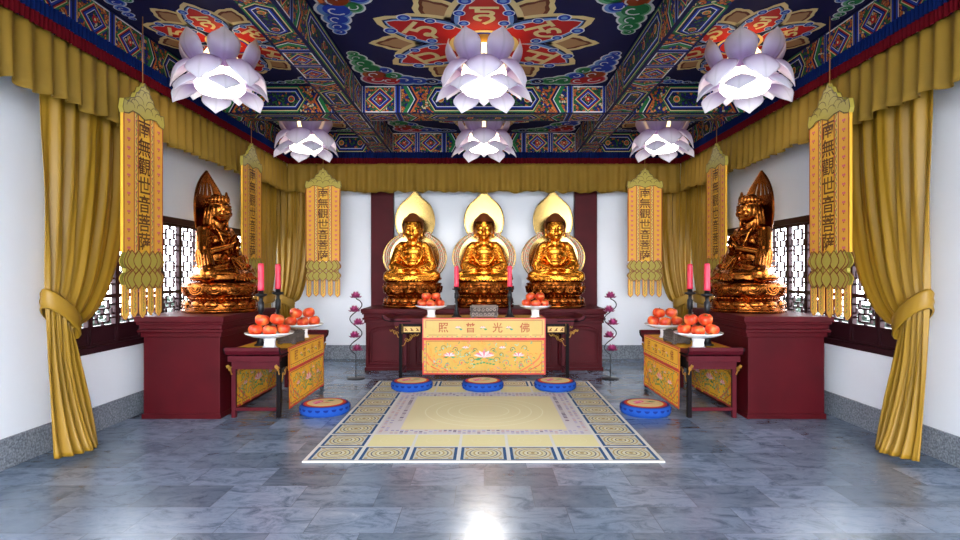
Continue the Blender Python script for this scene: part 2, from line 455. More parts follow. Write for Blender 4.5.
def frieze(P, u0, u1, v0, v1):
    """bars, diamonds and long hexagons, symmetric about the middle of the run"""
    Lh = u1 - u0; h = v1 - v0
    P.rect(u0, u1, v0, v1, NAVY, 0)
    e = .008; v0 += e; v1 -= e
    bw, dw = .085, min(.36, h * 1.05)
    n = max(1, round(Lh / 2.2)); W = Lh / n
    for k in range(n):
        a = u0 + k * W; b = a + W
        if W < dw + 2 * bw + .2:
            diamond(P, a + .02, b - .02, v0, v1); continue
        x = a
        bars(P, x, x + bw / 2, v0, v1); x += bw / 2
        if W > 2 * dw + 4 * bw + .7:
            diamond(P, x, x + dw, v0, v1); bars(P, x + dw, x + dw + bw, v0, v1)
            y = b - bw / 2; diamond(P, y - dw, y, v0, v1); bars(P, y - dw - bw, y - dw, v0, v1); bars(P, y, b, v0, v1)
            hexpanel(P, x + dw + bw, y - dw - bw, v0, v1)
        else:
            bars(P, b - bw / 2, b, v0, v1); hexpanel(P, x, b - bw / 2, v0, v1)
trim_n = [0]
def trim(P):
    trim_n[0] += 1
    return P.build('trim_%d' % trim_n[0], M_paint, kind='structure')
def beam_y(x0, x1, y0, y1, sides=(1, 1), cuts=None):
    P = Paint(); P.box(x0, x1, y0, y1, ZS, ZC - .001, NAVY)
    P.map = lambda u, v, h: (v, u, ZS - .001 - h); frieze(P, y0, y1, x0 + .02, x1 - .02)
    cuts = cuts or [(y0, y1)]
    if sides[0]:
        P.map = lambda u, v, h: (x0 - .001 - h, u, v)
        for a, b in cuts: (diamonds if (a, b) == (4.13, 5.6) else frieze)(P, a, b, ZS, ZC - .01)
    if sides[1]:
        P.map = lambda u, v, h: (x1 + .001 + h, u, v)
        for a, b in cuts: (diamonds if (a, b) == (4.13, 5.6) else frieze)(P, a, b, ZS, ZC - .01)
    return trim(P)
def beam_x(y0, y1, x0, x1, front=True, back=True):
    P = Paint(); P.box(x0, x1, y0, y1, ZS, ZC - .001, NAVY)
    P.map = lambda u, v, h: (u, v, ZS - .001 - h); frieze(P, x0, x1, y0 + .02, y1 - .02)
    if front:
        P.map = lambda u, v, h: (u, y0 - .001 - h, v); frieze(P, x0, x1, ZS, ZC - .01)
    if back:
        P.map = lambda u, v, h: (u, y1 + .001 + h, v); frieze(P, x0, x1, ZS, ZC - .01)
    return trim(P)
rows = [(-2.2, 3.75), (4.13, 7.19), (7.57, YI)]
for s in (-1, 1):
    a, b = sorted((s * 1.52, s * 1.84)); beam_y(a, b, YF, YI, cuts=rows)
    a, b = sorted((s * XI, s * (XW - .002)))
    beam_y(a, b, YF, YI, sides=(s > 0, s < 0), cuts=[rows[0], (4.13, 5.6), (5.6, 7.19), rows[2]])
beam_x(YI, YB - .002, -XI, XI, True, False)
for y0, y1 in ((3.75, 4.13), (7.19, 7.57)):
    for a, b in ((-XI + .03, -1.85), (-1.51, 1.51), (1.85, XI - .03)): beam_x(y0, y1, a, b)

# painted coffers -----------------------------------------------------
def petal2d(r0, r1, w, ang, k=1.0, cusp=True, n=14):
    """pointed petal outline starting at radius r0, tip at r1"""
    pts = []
    for i in range(n + 1):
        t = i / n
        ww = w * math.sin(PI * min(1, t ** .8 * .92 + .06)) ** .62
        if cusp and t > .8: ww *= 1 - .35 * math.sin((t - .8) / .2 * PI)
        if i == n: ww = 0
        pts.append((r0 + (r1 - r0) * t, ww * k))
    out = pts + [(r, -q) for r, q in reversed(pts[:-1])]
    ca, sa = math.cos(ang), math.sin(ang)
    return [(r * ca - q * sa, r * sa + q * ca) for r, q in out]
GL = ['\u092e', '\u0923', '\u092a', '\u0926', '\u0939', '\u0905']
def cloud(P, spots, L):
    for (u, v, r, c, lc) in spots: P.disc(u, v, r * 1.18, WHITE, L, 18)
    for k, (u, v, r, c, lc) in enumerate(spots):
        P.disc(u, v, r, lc, L + 1, 18)
    for k, (u, v, r, c, lc) in enumerate(spots):
        P.disc(u + r * .1, v - r * .05, r * .78, c, L + 2 + .1 * (k % 3), 16)
        sp = [(u + r * (.62 - .12 * t) * math.cos(t * 1.1 + k), v + r * (.62 - .12 * t) * math.sin(t * 1.1 + k)) for t in [q * .5 for q in range(9)]]
        P.stroke(sp, r * .13, WHITE, L + 3)
def coffer(cx, cy, x0, x1, y0, y1, R=1.17, idx=0):
    flat = lambda u, v, h: (cx + u, cy + v, ZC - .003 - h)
    st = 1.25 if cx else 1.0
    P = Paint(flat, .0012)
    P.rect(x0 - cx, x1 - cx, y0 - cy, y1 - cy, NAVY, 0)
    P.map = lambda u, v, h: (cx + u, cy + v * st, ZC - .003 - h)
    for k in range(6):      # sepals
        a = k * PI / 3
        P.add(petal2d(.35, R * 1.0, R * .2, a), CREAM, 1); P.add(petal2d(.4, R * .94, R * .155, a), BROWN, 2)
        P.add(petal2d(.4, R * .90, R * .125, a), TAN, 3)
    for k in range(6):
        a = PI / 6 + k * PI / 3; ca, sa = math.cos(a), math.sin(a)
        P.add(petal2d(.1, R, R * .315, a), CREAM, 4)
        P.add(petal2d(.16, R * .93, R * .262, a), NAVY, 5)
        P.add(petal2d(.2, R * .91, R * .235, a), LBLUE, 6)
        P.add(petal2d(.2, R * .90, R * .20, a), WHITE, 7)
        P.add(petal2d(.2, R * .89, R * .19, a), RED, 8)
        for rr, q, r_ in ((.8, .14, .06), (.8, -.14, .06), (.6, .19, .05), (.6, -.19, .05), (.42, .16, .05), (.42, -.16, .05)):
            u, v = R * (rr * ca - q * sa), R * (rr * sa + q * ca)
            P.disc(u, v, R * r_, WHITE, 9, 14); P.disc(u, v, R * r_ * .82, BLUE, 10, 14); P.disc(u, v, R * r_ * .45, LBLUE, 11, 10)
        write(P, GL[k], R * .56 * ca, R * .56 * sa, R * .3, CREAM, 12, .012, a - PI / 2)
    P.disc(0, 0, R * .3, CREAM, 13, 30); P.disc(0, 0, R * .26, BLUE, 14, 30); P.disc(0, 0, R * .23, RED, 15, 30)
    write(P, '\u0913', 0, 0, R * .3, CREAM, 16, .012)
    P.map = flat
    for sx in (-1, 1):
        for sy in (-1, 1):
            hw, hd = (x1 - x0) / 2, min(1.32, (y1 - cy))
            q = lambda a, b: (sx * (hw - a), sy * (hd - b))
            k = min(1, hw / 1.5) ** .45
            sp = []
            for a, b, r, c, lc in ((.2, .2, .13, RED, PINK), (.36, .16, .12, RED, PINK), (.22, .37, .12, C(150, 60, 20), ORANGE), (.54, .17, .13, BLUE, LBLUE), (.7, .14, .1, BLUE, LBLUE),
                                   (.86, .12, .08, NAVY, LBLUE), (.98, .1, .05, BLUE, LBLUE), (.18, .56, .13, GREEN, LGREEN), (.15, .74, .1, GREEN, LGREEN),
                                   (.13, .9, .08, GREEN, LGREEN), (.11, 1.02, .05, GREEN, LGREEN), (.42, .32, .1, GREEN, LGREEN), (.34, .5, .09, BLUE, LBLUE)):
                u, v = q(a * k, b * k)
                if (sx * sy > 0): c, lc = {id(GREEN): (BLUE, LBLUE), id(BLUE): (GREEN, LGREEN)}.get(id(c), (c, lc))
                sp.append((u, v, r * k * (1.2 if cx == 0 else .8), c, lc))
            cloud(P, sp, 1)
    trim(P)
for cx, x0, x1 in ((0, -1.5, 1.5), (-2.575, -XI + .02, -1.86), (2.575, 1.86, XI - .02)):
    R = 1.17
    if cx: R = .98
    coffer(cx, 5.87, x0, x1, 4.14, 7.17, R if not cx else .72 / .72 * .72)
    coffer(cx, 8.55, x0, x1, 7.58, YI - .01, .8 if not cx else .7)
    coffer(cx, 1.6, x0, x1, -2.1, 3.74, R if not cx else .7)

# fringe and valance (one thing on each side) ------------------------------
def pleated(bm, s0, s1, z0, z1, place, amp, wl, scallop=0, nz=6, taper=True, seed=0):
    rnd = random.Random(seed)
    n = int((s1 - s0) / wl * 8)
    ph = [rnd.uniform(-.9, .9) for _ in range(n // 8 + 3)]
    hs = [rnd.uniform(0, 1) for _ in range(n // 8 + 3)]
    cols = []
    for i in range(n + 1):
        s = s0 + (s1 - s0) * i / n
        w = i / 8; k = int(w); f = w - k; f = f * f * (3 - 2 * f)
        p = ph[k] * (1 - f) + ph[k + 1] * f; hh = hs[k] * (1 - f) + hs[k + 1] * f
        c = []
        for j in range(nz + 1):
            t = j / nz
            zb = z0 + scallop * (.5 + .5 * math.sin(2 * PI * w * .5 + p)) * 0 + scallop * hh
            z = z1 + (zb - z1) * t
            A = amp * (.35 + .65 * t if taper else 1)
            c.append(bm.verts.new(place(s, A * math.sin(2 * PI * w * .8 + p), z)))
        cols.append(c)
    for a, b in zip(cols, cols[1:]):
        for j in range(nz): bm.faces.new((a[j], a[j + 1], b[j + 1], b[j]))
def solidify(o, t):
    m = o.modifiers.new('thickness', 'SOLIDIFY'); m.thickness = t; m.offset = 0
    return o
sides = [('left wall', lambda s, n, z: (-XI + .06 + n, s, z), YF + .2, YI - .1),
         ('right wall', lambda s, n, z: (XI - .06 - n, s, z), YF + .2, YI - .1),
         ('back wall', lambda s, n, z: (s, YI - .06 - n, z), -XI + .07, XI - .07)]
for k, (w, pl, a, b) in enumerate(sides):
    t = empty('valance', pl((a + b) / 2, 0, 2.8), 0, 'long mustard pleated valance with blue and red fringe along the ' + w, 'valance', 'valances under the ceiling beams')
    off = Vector(t.location)
    def place(s, n, z, pl=pl, off=off): return Vector(pl(s, n, z)) - off
    bm = bmesh.new(); pleated(bm, a, b, 2.79, 3.30, place, .035, .13, .05, 7, seed=k)
    solidify(obj('pleated_skirt', bm, M_valance, t, True), .004)
    bm = bmesh.new(); pleated(bm, a, b, 3.275, 3.375, lambda s, n, z: place(s, n + .035, z), .008, .035, .01, 2, False, k)
    solidify(obj('red_fringe', bm, M_fred, t), .004)
    bm = bmesh.new(); pleated(bm, a, b, 3.365, 3.468, lambda s, n, z: place(s, n + .045, z), .008, .035, .008, 2, False, k + 9)
    solidify(obj('blue_fringe', bm, M_fblue, t), .004)

# pilasters ------------------------------------------------------------
for s in (-1, 1):
    trim_n[0] += 1
    bm = bmesh.new(); box(bm, s * 1.735 - .19, s * 1.735 + .19, YB - .16, YB - .021, 0, ZS - .002, .006)
    obj('trim_%d' % trim_n[0], bm, M_maroon, kind='structure')

# windows ----------------------------------------------------------------
def window(num, s):
    w = empty('window_%d' % num, (s * (XW + .05), (WY0 + WY1) / 2, WZ0)); w['kind'] = 'structure'
    yc = (WY0 + WY1) / 2
    def bx(bm, y0, y1, z0, z1, d=.03): box(bm, -d, d, y0 - yc, y1 - yc, z0 - WZ0, z1 - WZ0)
    bm = bmesh.new()
    bx(bm, WY0, WY1, WZ1 - .07, WZ1, .06); bx(bm, WY0, WY1, WZ0, WZ0 + .06, .06); bx(bm, WY0, WY0 + .07, WZ0, WZ1, .06); bx(bm, WY1 - .07, WY1, WZ0, WZ1, .06)
    obj('window_frame', bm, M_window, w)
    n = 12; step = (WY1 - WY0 - .14) / n
    for k in range(n):
        a = WY0 + .07 + k * step; b = a + step
        bm = bmesh.new()
        g = .004; fw = .034
        bx(bm, a + g, a + fw, WZ0 + .06, WZ1 - .07, .022); bx(bm, b - fw, b - g, WZ0 + .06, WZ1 - .07, .022)
        for z0, z1 in ((WZ1 - .10, WZ1 - .07), (1.245, 1.285), (.95, .985), (WZ0 + .06, WZ0 + .085)): bx(bm, a + fw, b - fw, z0, z1, .022)
        bx(bm, a + fw, b - fw, WZ0 + .085, .95, .010)                    # solid lower board
        sash = obj('sash', bm, M_window, w)
        bm = bmesh.new(); t = .009
        def lat(z0, z1, cells):
            u0, u1 = a + fw, b - fw; W = u1 - u0; uc = (u0 + u1) / 2
            h = (z1 - z0) / cells
            for q in range(cells):
                c0 = z0 + q * h; l, r = u0 + W * .24, u1 - W * .24; zb, zt = c0 + h * .2, c0 + h * .8; zm = (zb + zt) / 2
                for uu in (l, r): bx(bm, uu - t, uu + t, zb, zt, .012)
                for zz in (zb, zt): bx(bm, l, r, zz - t, zz + t, .012)
                bx(bm, u0, l, zm - t, zm + t, .012); bx(bm, r, u1, zm - t, zm + t, .012)
                bx(bm, uc - t, uc + t, c0, zb, .012); bx(bm, uc - t, uc + t, zt, c0 + h, .012)
                if q % 2 == 0:
                    bx(bm, u0, u0 + W * .12, zt - t, zt + t, .012); bx(bm, u0 + W * .12 - t, u0 + W * .12 + t, zt, min(z1, zt + h * .4), .012)
                    bx(bm, u1 - W * .12, u1, zt - t, zt + t, .012); bx(bm, u1 - W * .12 - t, u1 - W * .12 + t, zt, min(z1, zt + h * .4), .012)
        lat(1.285, WZ1 - .10, 4); lat(.985, 1.245, 2)
        obj('lattice', bm, M_window, sash)
window(1, -1); window(2, 1)

# ------------------------------------------------------------------ curtains
def curtain(P0, dirv, nrm, ztop, W, ztie, a, b, nf, amp, label, seed, tilt=.2, nu=120, nz=70, n_off=0.0):
    rnd = random.Random(seed)
    t = empty('curtain', P0, 0, label, 'curtain', 'tied mustard curtains')
    d = Vector(dirv); n = Vector(nrm)
    ph = [rnd.uniform(-.8, .8) for _ in range(6)]
    zbot = .012
    def S(u, z):
        zt = ztie + tilt * (.5 - u)
        if z >= zt:
            q = (z - zt) / (ztop - zt); e = q ** .62 if u < .5 else q ** (.62 - .16 * (u - .5) * 2)
            s0 = a[0] + (a[1] - a[0]) * u; s1 = W * u
            return s0 + (s1 - s0) * math.sin(min(1, e) * PI / 2), q, 0
        q = (zt - z) / (zt - zbot); s0 = a[0] + (a[1] - a[0]) * u; s1 = b[0] + (b[1] - b[0]) * u
        return s0 + (s1 - s0) * math.sin(q * PI / 2) ** .9, 0, q
    bm = bmesh.new(); cols = []
    for i in range(nu + 1):
        u = i / nu; c = []
        for j in range(nz + 1):
            z = ztop + (zbot - ztop) * j / nz
            s, up, dn = S(u, z)
            A = amp * (.75 + .25 * up if up else .62 + .5 * dn)
            f = math.sin(2 * PI * (nf * (u + .10 * up * (1 - u)) + .14 * math.sin(5 * u + ph[0]) + .05 * math.sin(3 * z + ph[1])))
            f += .4 * math.sin(2 * PI * (nf * 2.1 * u + ph[2]) + 1.5 * z) + .25 * math.sin(2 * PI * nf * .45 * u + ph[3])
            bundle = (1 - min(1, (up if up else dn) * 3)) * .03 * math.sin(PI * u)
            tail = dn ** 3 * .14 * math.sin(PI * u * .9 + .3) if dn else 0
            zz = z
            if dn > .85: zz = z + .03 * (1 - u) * (dn - .85) / .15
            c.append(bm.verts.new(d * s + n * (n_off + A * f * .6 + bundle + tail + .02) + Vector((0, 0, zz))))
        cols.append(c)
    for p, q in zip(cols, cols[1:]):
        for j in range(nz): bm.faces.new((p[j], p[j + 1], q[j + 1], q[j]))
    solidify(obj('drape', bm, M_curtain, t, True), .005)
    # tie-back band
    bm = bmesh.new(); rings = []
    N = 40; cs = (a[0] + a[1]) / 2; rx = (a[1] - a[0]) / 2 + .028; ry = amp * .95 + .045
    for i in range(N):
        an = 2 * PI * i / N; u = .5 + .5 * math.cos(an)
        zt = ztie + tilt * 1.05 * (.5 - u)
        row = []
        for k, (dz, pr) in enumerate(((.075, 0), (.06, .012), (.03, .006), (0, .014), (-.03, .006), (-.06, .012), (-.075, 0))):
            row.append(bm.verts.new(d * (cs + (rx + pr) * math.cos(an)) + n * (n_off + .045 + (ry + pr) * math.sin(an)) + Vector((0, 0, zt + dz))))
        rings.append(row)
    for i in range(N):
        A, B = rings[i], rings[(i + 1) % N]
        for k in range(6): bm.faces.new((A[k], A[k + 1], B[k + 1], B[k]))
    solidify(obj('tie_back', bm, M_curtain, t, True), .006)
    return t
for s, nm in ((-1, 'left'), (1, 'right')):
    curtain((s * 3.42, 4.47 - .06 * (s > 0), 0), (0, 1, 0), (-s, 0, 0), 3.1, 1.14, 1.16, (.02, .30), (.05, .56), 6, .045,
            'large mustard curtain tied back, nearest on the %s wall' % nm, 11 + s, .26)
    curtain((s * 3.45, 9.62, 0), (0, -1, 0), (-s, 0, 0), 3.0, 1.15, 1.1, (.35, .62), (.3, .68), 6, .04,
            'mustard curtain tied at its middle, far end of the %s wall' % nm, 21 + s, .05, 90, 50)
    curtain((s * 3.50, 9.82, 0), (-s, 0, 0), (0, -1, 0), 3.0, .60, 1.04, (.03, .27), (.03, .33), 5, .04,
            'mustard curtain tied back on the back wall in the %s corner' % nm, 31 + s, .14, 90, 50)

# ------------------------------------------------------------------ lotus lamps
def petal_width(t, W):
    if t < .62: return W / 2 * (.42 + .58 * math.sin(PI / 2 * t / .62))
    q = (t - .62) / .38
    return W / 2 * (1 - q ** 2.1) * (1 - .28 * max(0, q - .5) * 2)
def lamp_petal(ang, r0, z0, pitch, L, W, cup, bend, parent):
    """cupped pointed petal; local x outward, y across, z along the petal's back"""
    ca, sa = math.cos(ang), math.sin(ang); cp, sp_ = math.cos(pitch), math.sin(pitch)
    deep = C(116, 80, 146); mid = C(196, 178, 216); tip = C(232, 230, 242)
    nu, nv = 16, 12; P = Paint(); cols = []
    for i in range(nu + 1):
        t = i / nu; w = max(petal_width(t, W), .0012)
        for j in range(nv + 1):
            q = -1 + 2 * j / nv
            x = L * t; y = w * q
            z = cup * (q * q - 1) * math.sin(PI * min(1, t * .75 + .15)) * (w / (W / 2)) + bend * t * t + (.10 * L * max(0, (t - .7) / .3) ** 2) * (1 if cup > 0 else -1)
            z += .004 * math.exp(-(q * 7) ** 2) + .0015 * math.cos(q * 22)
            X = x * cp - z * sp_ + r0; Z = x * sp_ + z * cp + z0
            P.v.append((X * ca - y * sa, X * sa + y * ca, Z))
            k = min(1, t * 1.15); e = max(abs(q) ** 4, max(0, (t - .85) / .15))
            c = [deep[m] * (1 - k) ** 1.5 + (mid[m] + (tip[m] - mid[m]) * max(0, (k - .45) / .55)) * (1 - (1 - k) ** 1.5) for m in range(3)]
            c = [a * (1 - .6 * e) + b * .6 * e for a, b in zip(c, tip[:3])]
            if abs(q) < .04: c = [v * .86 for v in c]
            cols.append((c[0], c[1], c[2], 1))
    me_c = []
    for i in range(nu):
        for j in range(nv):
            a = i * (nv + 1) + j; f = (a, a + nv + 1, a + nv + 2, a + 1)
            P.f.append(f); P.c.append([cols[v] for v in f])
    o = P.build('petal', M_petal, parent, smooth=True)
    return solidify(o, .008)
def make_lamp():
    t = empty('lotus_lamp', (0, 0, ZC))
    bm = bmesh.new(); lathe(bm, [(.0, -.57), (.12, -.567), (.19, -.55), (.228, -.51), (.235, -.45), (.22, -.34), (.18, -.22), (.12, -.13), (.09, -.085), (.0, -.08)], 36)
    obj('lamp_globe', bm, M_glow, t, True)
    bm = bmesh.new(); lathe(bm, [(.0, -.004), (.12, -.004), (.12, -.03), (.05, -.05), (.05, -.1), (0, -.1)], 24)
    obj('ceiling_mount', bm, M_goldline, t, True)
    for k in range(6):   # upper ring, upright
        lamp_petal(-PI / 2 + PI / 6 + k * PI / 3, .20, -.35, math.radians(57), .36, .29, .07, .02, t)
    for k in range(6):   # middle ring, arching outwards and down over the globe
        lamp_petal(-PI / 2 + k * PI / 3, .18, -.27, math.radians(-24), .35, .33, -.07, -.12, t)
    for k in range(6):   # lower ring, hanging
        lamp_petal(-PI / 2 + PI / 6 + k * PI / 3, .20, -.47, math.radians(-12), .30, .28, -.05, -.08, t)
    return t
lamp0 = make_lamp(); first = True
for x, y, lb in ((-2.6, 5.72, 'large glowing lavender lotus lamp on the ceiling, front row left'), (0, 5.72, 'large glowing lavender lotus lamp on the ceiling, front row centre'),
                 (2.57, 5.72, 'large glowing lavender lotus lamp on the ceiling, front row right'), (-2.6, 8.47, 'lavender lotus lamp behind the cross beam, back row left'),
                 (0, 8.47, 'lavender lotus lamp behind the cross beam, back row centre'), (2.6, 8.47, 'lavender lotus lamp behind the cross beam, back row right')):
    o = lamp0 if first else copy_tree(lamp0); first = False
    o.location = (x, y, ZC - .004); tag(o, lb, 'lamp', 'lotus ceiling lamps')

# ------------------------------------------------------------------ banners
YEL = C(226, 172, 52); ORG = C(222, 160, 56); OLIVE = C(164, 148, 62); DOLIVE = C(92, 74, 20); BRED = C(160, 40, 34); INK = C(92, 52, 18)
def make_banner(W):
    t = empty('prayer_banner', (0, 0, 0))      # origin at its top hook, hangs down -z, faces -y
    T = .012
    fr = lambda u, v, h: (u, -T - .0006 - h, v)
    bk = lambda u, v, h: (-u, T + .0006 + h, v)
    box3 = lambda u, v, h: (u, h, v)
    h = W / 2
    # crown
    P = Paint(fr)
    prof = [(-1.06, -.30), (-1.0, -.22), (-.82, -.23), (-.7, -.19), (-.5, -.17), (-.42, -.12), (-.28, -.11), (-.2, -.05), (-.08, -.045), (0, 0)]
    out = [(x * h, z) for x, z in prof] + [(-x * h, z) for x, z in reversed(prof[:-1])]
    out += [(h * 1.0, -.34), (h * .8, -.33), (h * .6, -.295), (h * .3, -.30), (0, -.33), (-h * .3, -.30), (-h * .6, -.295), (-h * .8, -.33), (-h * 1.0, -.34)]
    P.solid(out, box3, -T * 1.6, T * 1.6, OLIVE)
    for mp in (lambda u, v, q: (u, -T * 1.6 - .001 - q, v), lambda u, v, q: (-u, T * 1.6 + .001 + q, v)):
        P.map = mp
        P.stroke(out, .010, DOLIVE, 1, True)
        for sx in (-1, 1):
            for cx_, cz_, r in ((.12, -.13, .07), (.3, -.2, .07), (.5, -.235, .06), (.7, -.265, .055), (.2, -.26, .06)):
                P.stroke([(sx * (cx_ * h + r * math.cos(an)), cz_ + r * .8 * math.sin(an)) for an in [k * PI / 8 for k in range(9)]], .007, DOLIVE, 2)
    P.build('crown', M_banner, t)
    # body
    P = Paint(fr); zb, zt = -1.52, -.27
    P.solid([(-h, zb), (h, zb), (h, zt), (-h, zt)], box3, -T, T, YEL)
    for mp in (fr, bk):
        P.map = mp
        P.rect(-h, -h * .46, zb, zt, ORG, 1); P.rect(h * .46, h, zb, zt, ORG, 1)
        for x in (-.98, -.50, -.30, .30, .50, .98): P.rect(x * h - .006, x * h + .006, zb, zt, BRED, 2)
        for x in (-.42, .42):
            P.rect(x * h - .018, x * h + .018, zb, zt, C(222, 176, 90), 2)
        n = 16
        for k in range(n):
            z = zb + (zt - zb) * (k + .5) / n
            for sx in (-1, 1):
                for q in (-.012, .012): P.disc(sx * h * .76 + q, z, .013, PINK, 3, 6)
                P.disc(sx * h * .76, z - .018, .008, BRED, 3, 6)
                w = .012 if k % 2 else -.012
                P.stroke([(sx * h * .4 - w, z - .035), (sx * h * .4 + w * .6, z), (sx * h * .4 - w, z + .035)], .008, GREEN, 4)
                P.disc(sx * h * .4 + w * .8, z + .02, .009, PINK, 5, 6)
        txt = '\u5357\u7121\u89c0\u4e16\u97f3\u83e9\u85a9'
        sz = .155
        for k, ch in enumerate(txt):
            z = zt - .14 - k * .168
            write(P, ch, 0, z, sz, INK, 3, .012, 0, 1.15)
    P.build('banner_panel', M_banner, t)
    # lotus
    P = Paint(fr); zc = -1.675
    def lp(cx_, cz_, L, w, ang):
        pts = [(w * math.sin(PI * k / 10) * (1 if k < 7 else .9), L * k / 10) for k in range(11)]
        o_ = pts + [(-a, b) for a, b in reversed(pts[1:-1])]
        return [(cx_ + a * math.cos(ang) - b * math.sin(ang), cz_ + a * math.sin(ang) + b * math.cos(ang)) for a, b in o_]
    def layer(o_, k): 
        for sg in (-1, 1):
            P.solid(o_, box3, sg * (T * 1.2), sg * (T * 1.2 + .003 * k + .002), OLIVE)
            P.map = (lambda u, v, q: (u, -(T * 1.2 + .003 * k + .0022) - q, v)) if sg < 0 else (lambda u, v, q: (u, (T * 1.2 + .003 * k + .0022) + q, v))
            P.stroke(o_, .011, C(120, 46, 24), .3, True)
            cu = sum(p[0] for p in o_) / len(o_); cz = sum(p[1] for p in o_) / len(o_)
    P.solid([(-h * .9, zc - .02), (h * .9, zc - .02), (h * .9, zc + .02), (-h * .9, zc + .02)], box3, -T * 1.2, T * 1.2, OLIVE)
    for up in (1, -1):
        lst = [(-.84, .35, 2), (.84, -.35, 2), (-.72, .18, 3), (.72, -.18, 3), (-.40, .08, 4), (.40, -.08, 4), (0, 0, 5)]
        for x, a, k in lst:
            if up > 0: layer(lp(x * h * .85, zc, .175, h * .25, a * .55), k)
            else: layer([(u, 2 * zc - v) for u, v in lp(x * h * .85, zc, .165, h * .25, a * .55)], k)
    P.build('lotus_applique', M_banner, t)
    for k in range(5):
        cx_ = (-.84 + .42 * k) * h; w = h * .135; z0, z1 = -1.80, -2.10 + (.015 if k % 2 else 0)
        P = Paint(fr)
        P.solid([(cx_ - w, z0), (cx_ + w, z0), (cx_ + w, z1 + .04), (cx_, z1), (cx_ - w, z1 + .04)], box3, -T * .5, T * .5, C(222, 170, 72))
        for mp in (lambda u, v, q: (u, -T * .5 - .0006 - q, v), lambda u, v, q: (u, T * .5 + .0006 + q, v)):
            P.map = mp
            P.stroke([(cx_ - w, z0), (cx_ - w, z1 + .04), (cx_, z1), (cx_ + w, z1 + .04), (cx_ + w, z0)], .006, BRED, 1)
            for q in range(5):
                z = z0 - .03 - q * .048
                P.stroke([(cx_ - .01, z + .02), (cx_ + .01, z), (cx_ - .01, z - .02)], .008, GREEN, 2); P.disc(cx_ + .006, z + .01, .007, PINK, 3, 6)
        P.build('banner_tail', M_banner, t)
    bm = bmesh.new(); tube(bm, [(0, 0, -.02), (0, 0, .02), (0, 0, .6)], .0045, 6); obj('cord', bm, simple('ochre cord', C(150, 96, 36), .7), t)
    return t
ban = make_banner(.60)
spots = [(-3.06, 5.20, 'left', 'yellow prayer banner nearest the camera on the left wall side', 1.0), (-3.06, 7.63, 'left', 'narrow yellow prayer banner hanging behind the left side statue', 1.0),
         (-2.60, 9.38, 'back', 'yellow prayer banner hanging before the back wall, left corner', .92), (3.10, 5.20, 'right', 'yellow prayer banner nearest the camera on the right wall side', 1.0),
         (3.06, 7.63, 'right', 'narrow yellow prayer banner hanging behind the right side statue', 1.0), (2.60, 9.38, 'back', 'yellow prayer banner hanging before the back wall, right corner', .92)]
for k, (x, y, wh, lb, sx) in enumerate(spots):
    o = ban if k == 0 else copy_tree(ban)
    o.location = (x, y, 3.19); o.rotation_euler.z = {'left': PI / 2, 'right': -PI / 2, 'back': 0}[wh]; o.scale = (sx, 1, 1)
    tag(o, lb, 'banner', 'hanging prayer banners')

# ------------------------------------------------------------------ statues
def remesh(bm, name, mat, vox, parent, smooth_it=2):
    bmesh.ops.recalc_face_normals(bm, faces=bm.faces)
    me = bpy.data.meshes.new('tmp'); bm.to_mesh(me); bm.free()
    o = bpy.data.objects.new('tmp', me); col.objects.link(o)
    r = o.modifiers.new('r', 'REMESH'); r.mode = 'VOXEL'; r.voxel_size = vox; r.adaptivity = 0
    if smooth_it:
        s = o.modifiers.new('s', 'SMOOTH'); s.iterations = smooth_it; s.factor = .5
    bpy.context.view_layer.update()
    dg = bpy.context.evaluated_depsgraph_get()
    m2 = bpy.data.meshes.new_from_object(o.evaluated_get(dg)); m2.name = name
    bpy.data.objects.remove(o)
    for p in m2.polygons: p.use_smooth = True
    m2.materials.clear(); m2.materials.append(mat)
    q = bpy.data.objects.new(name, m2); col.objects.link(q)
    if parent: q.parent = parent
    return q
def lotus_ring(bm, rx, ry, z, n, w, h, out, up=1, phase=0):
    """ring of fat rounded petals"""
    for k in range(n):
        a = 2 * PI * (k + phase) / n
        cx_, cy_ = rx * math.cos(a), ry * math.sin(a)
        ell(bm, (cx_, cy_, z), (out, w, h), (0, -up * .35, a) if False else (0, 0, a), 12, 8)
        # raised rim curl
        ell(bm, (cx_ * 1.0 + out * .7 * math.cos(a), cy_ + out * .7 * math.sin(a), z + up * h * .7), (out * .45, w * .55, h * .3), (0, 0, a), 10, 6)
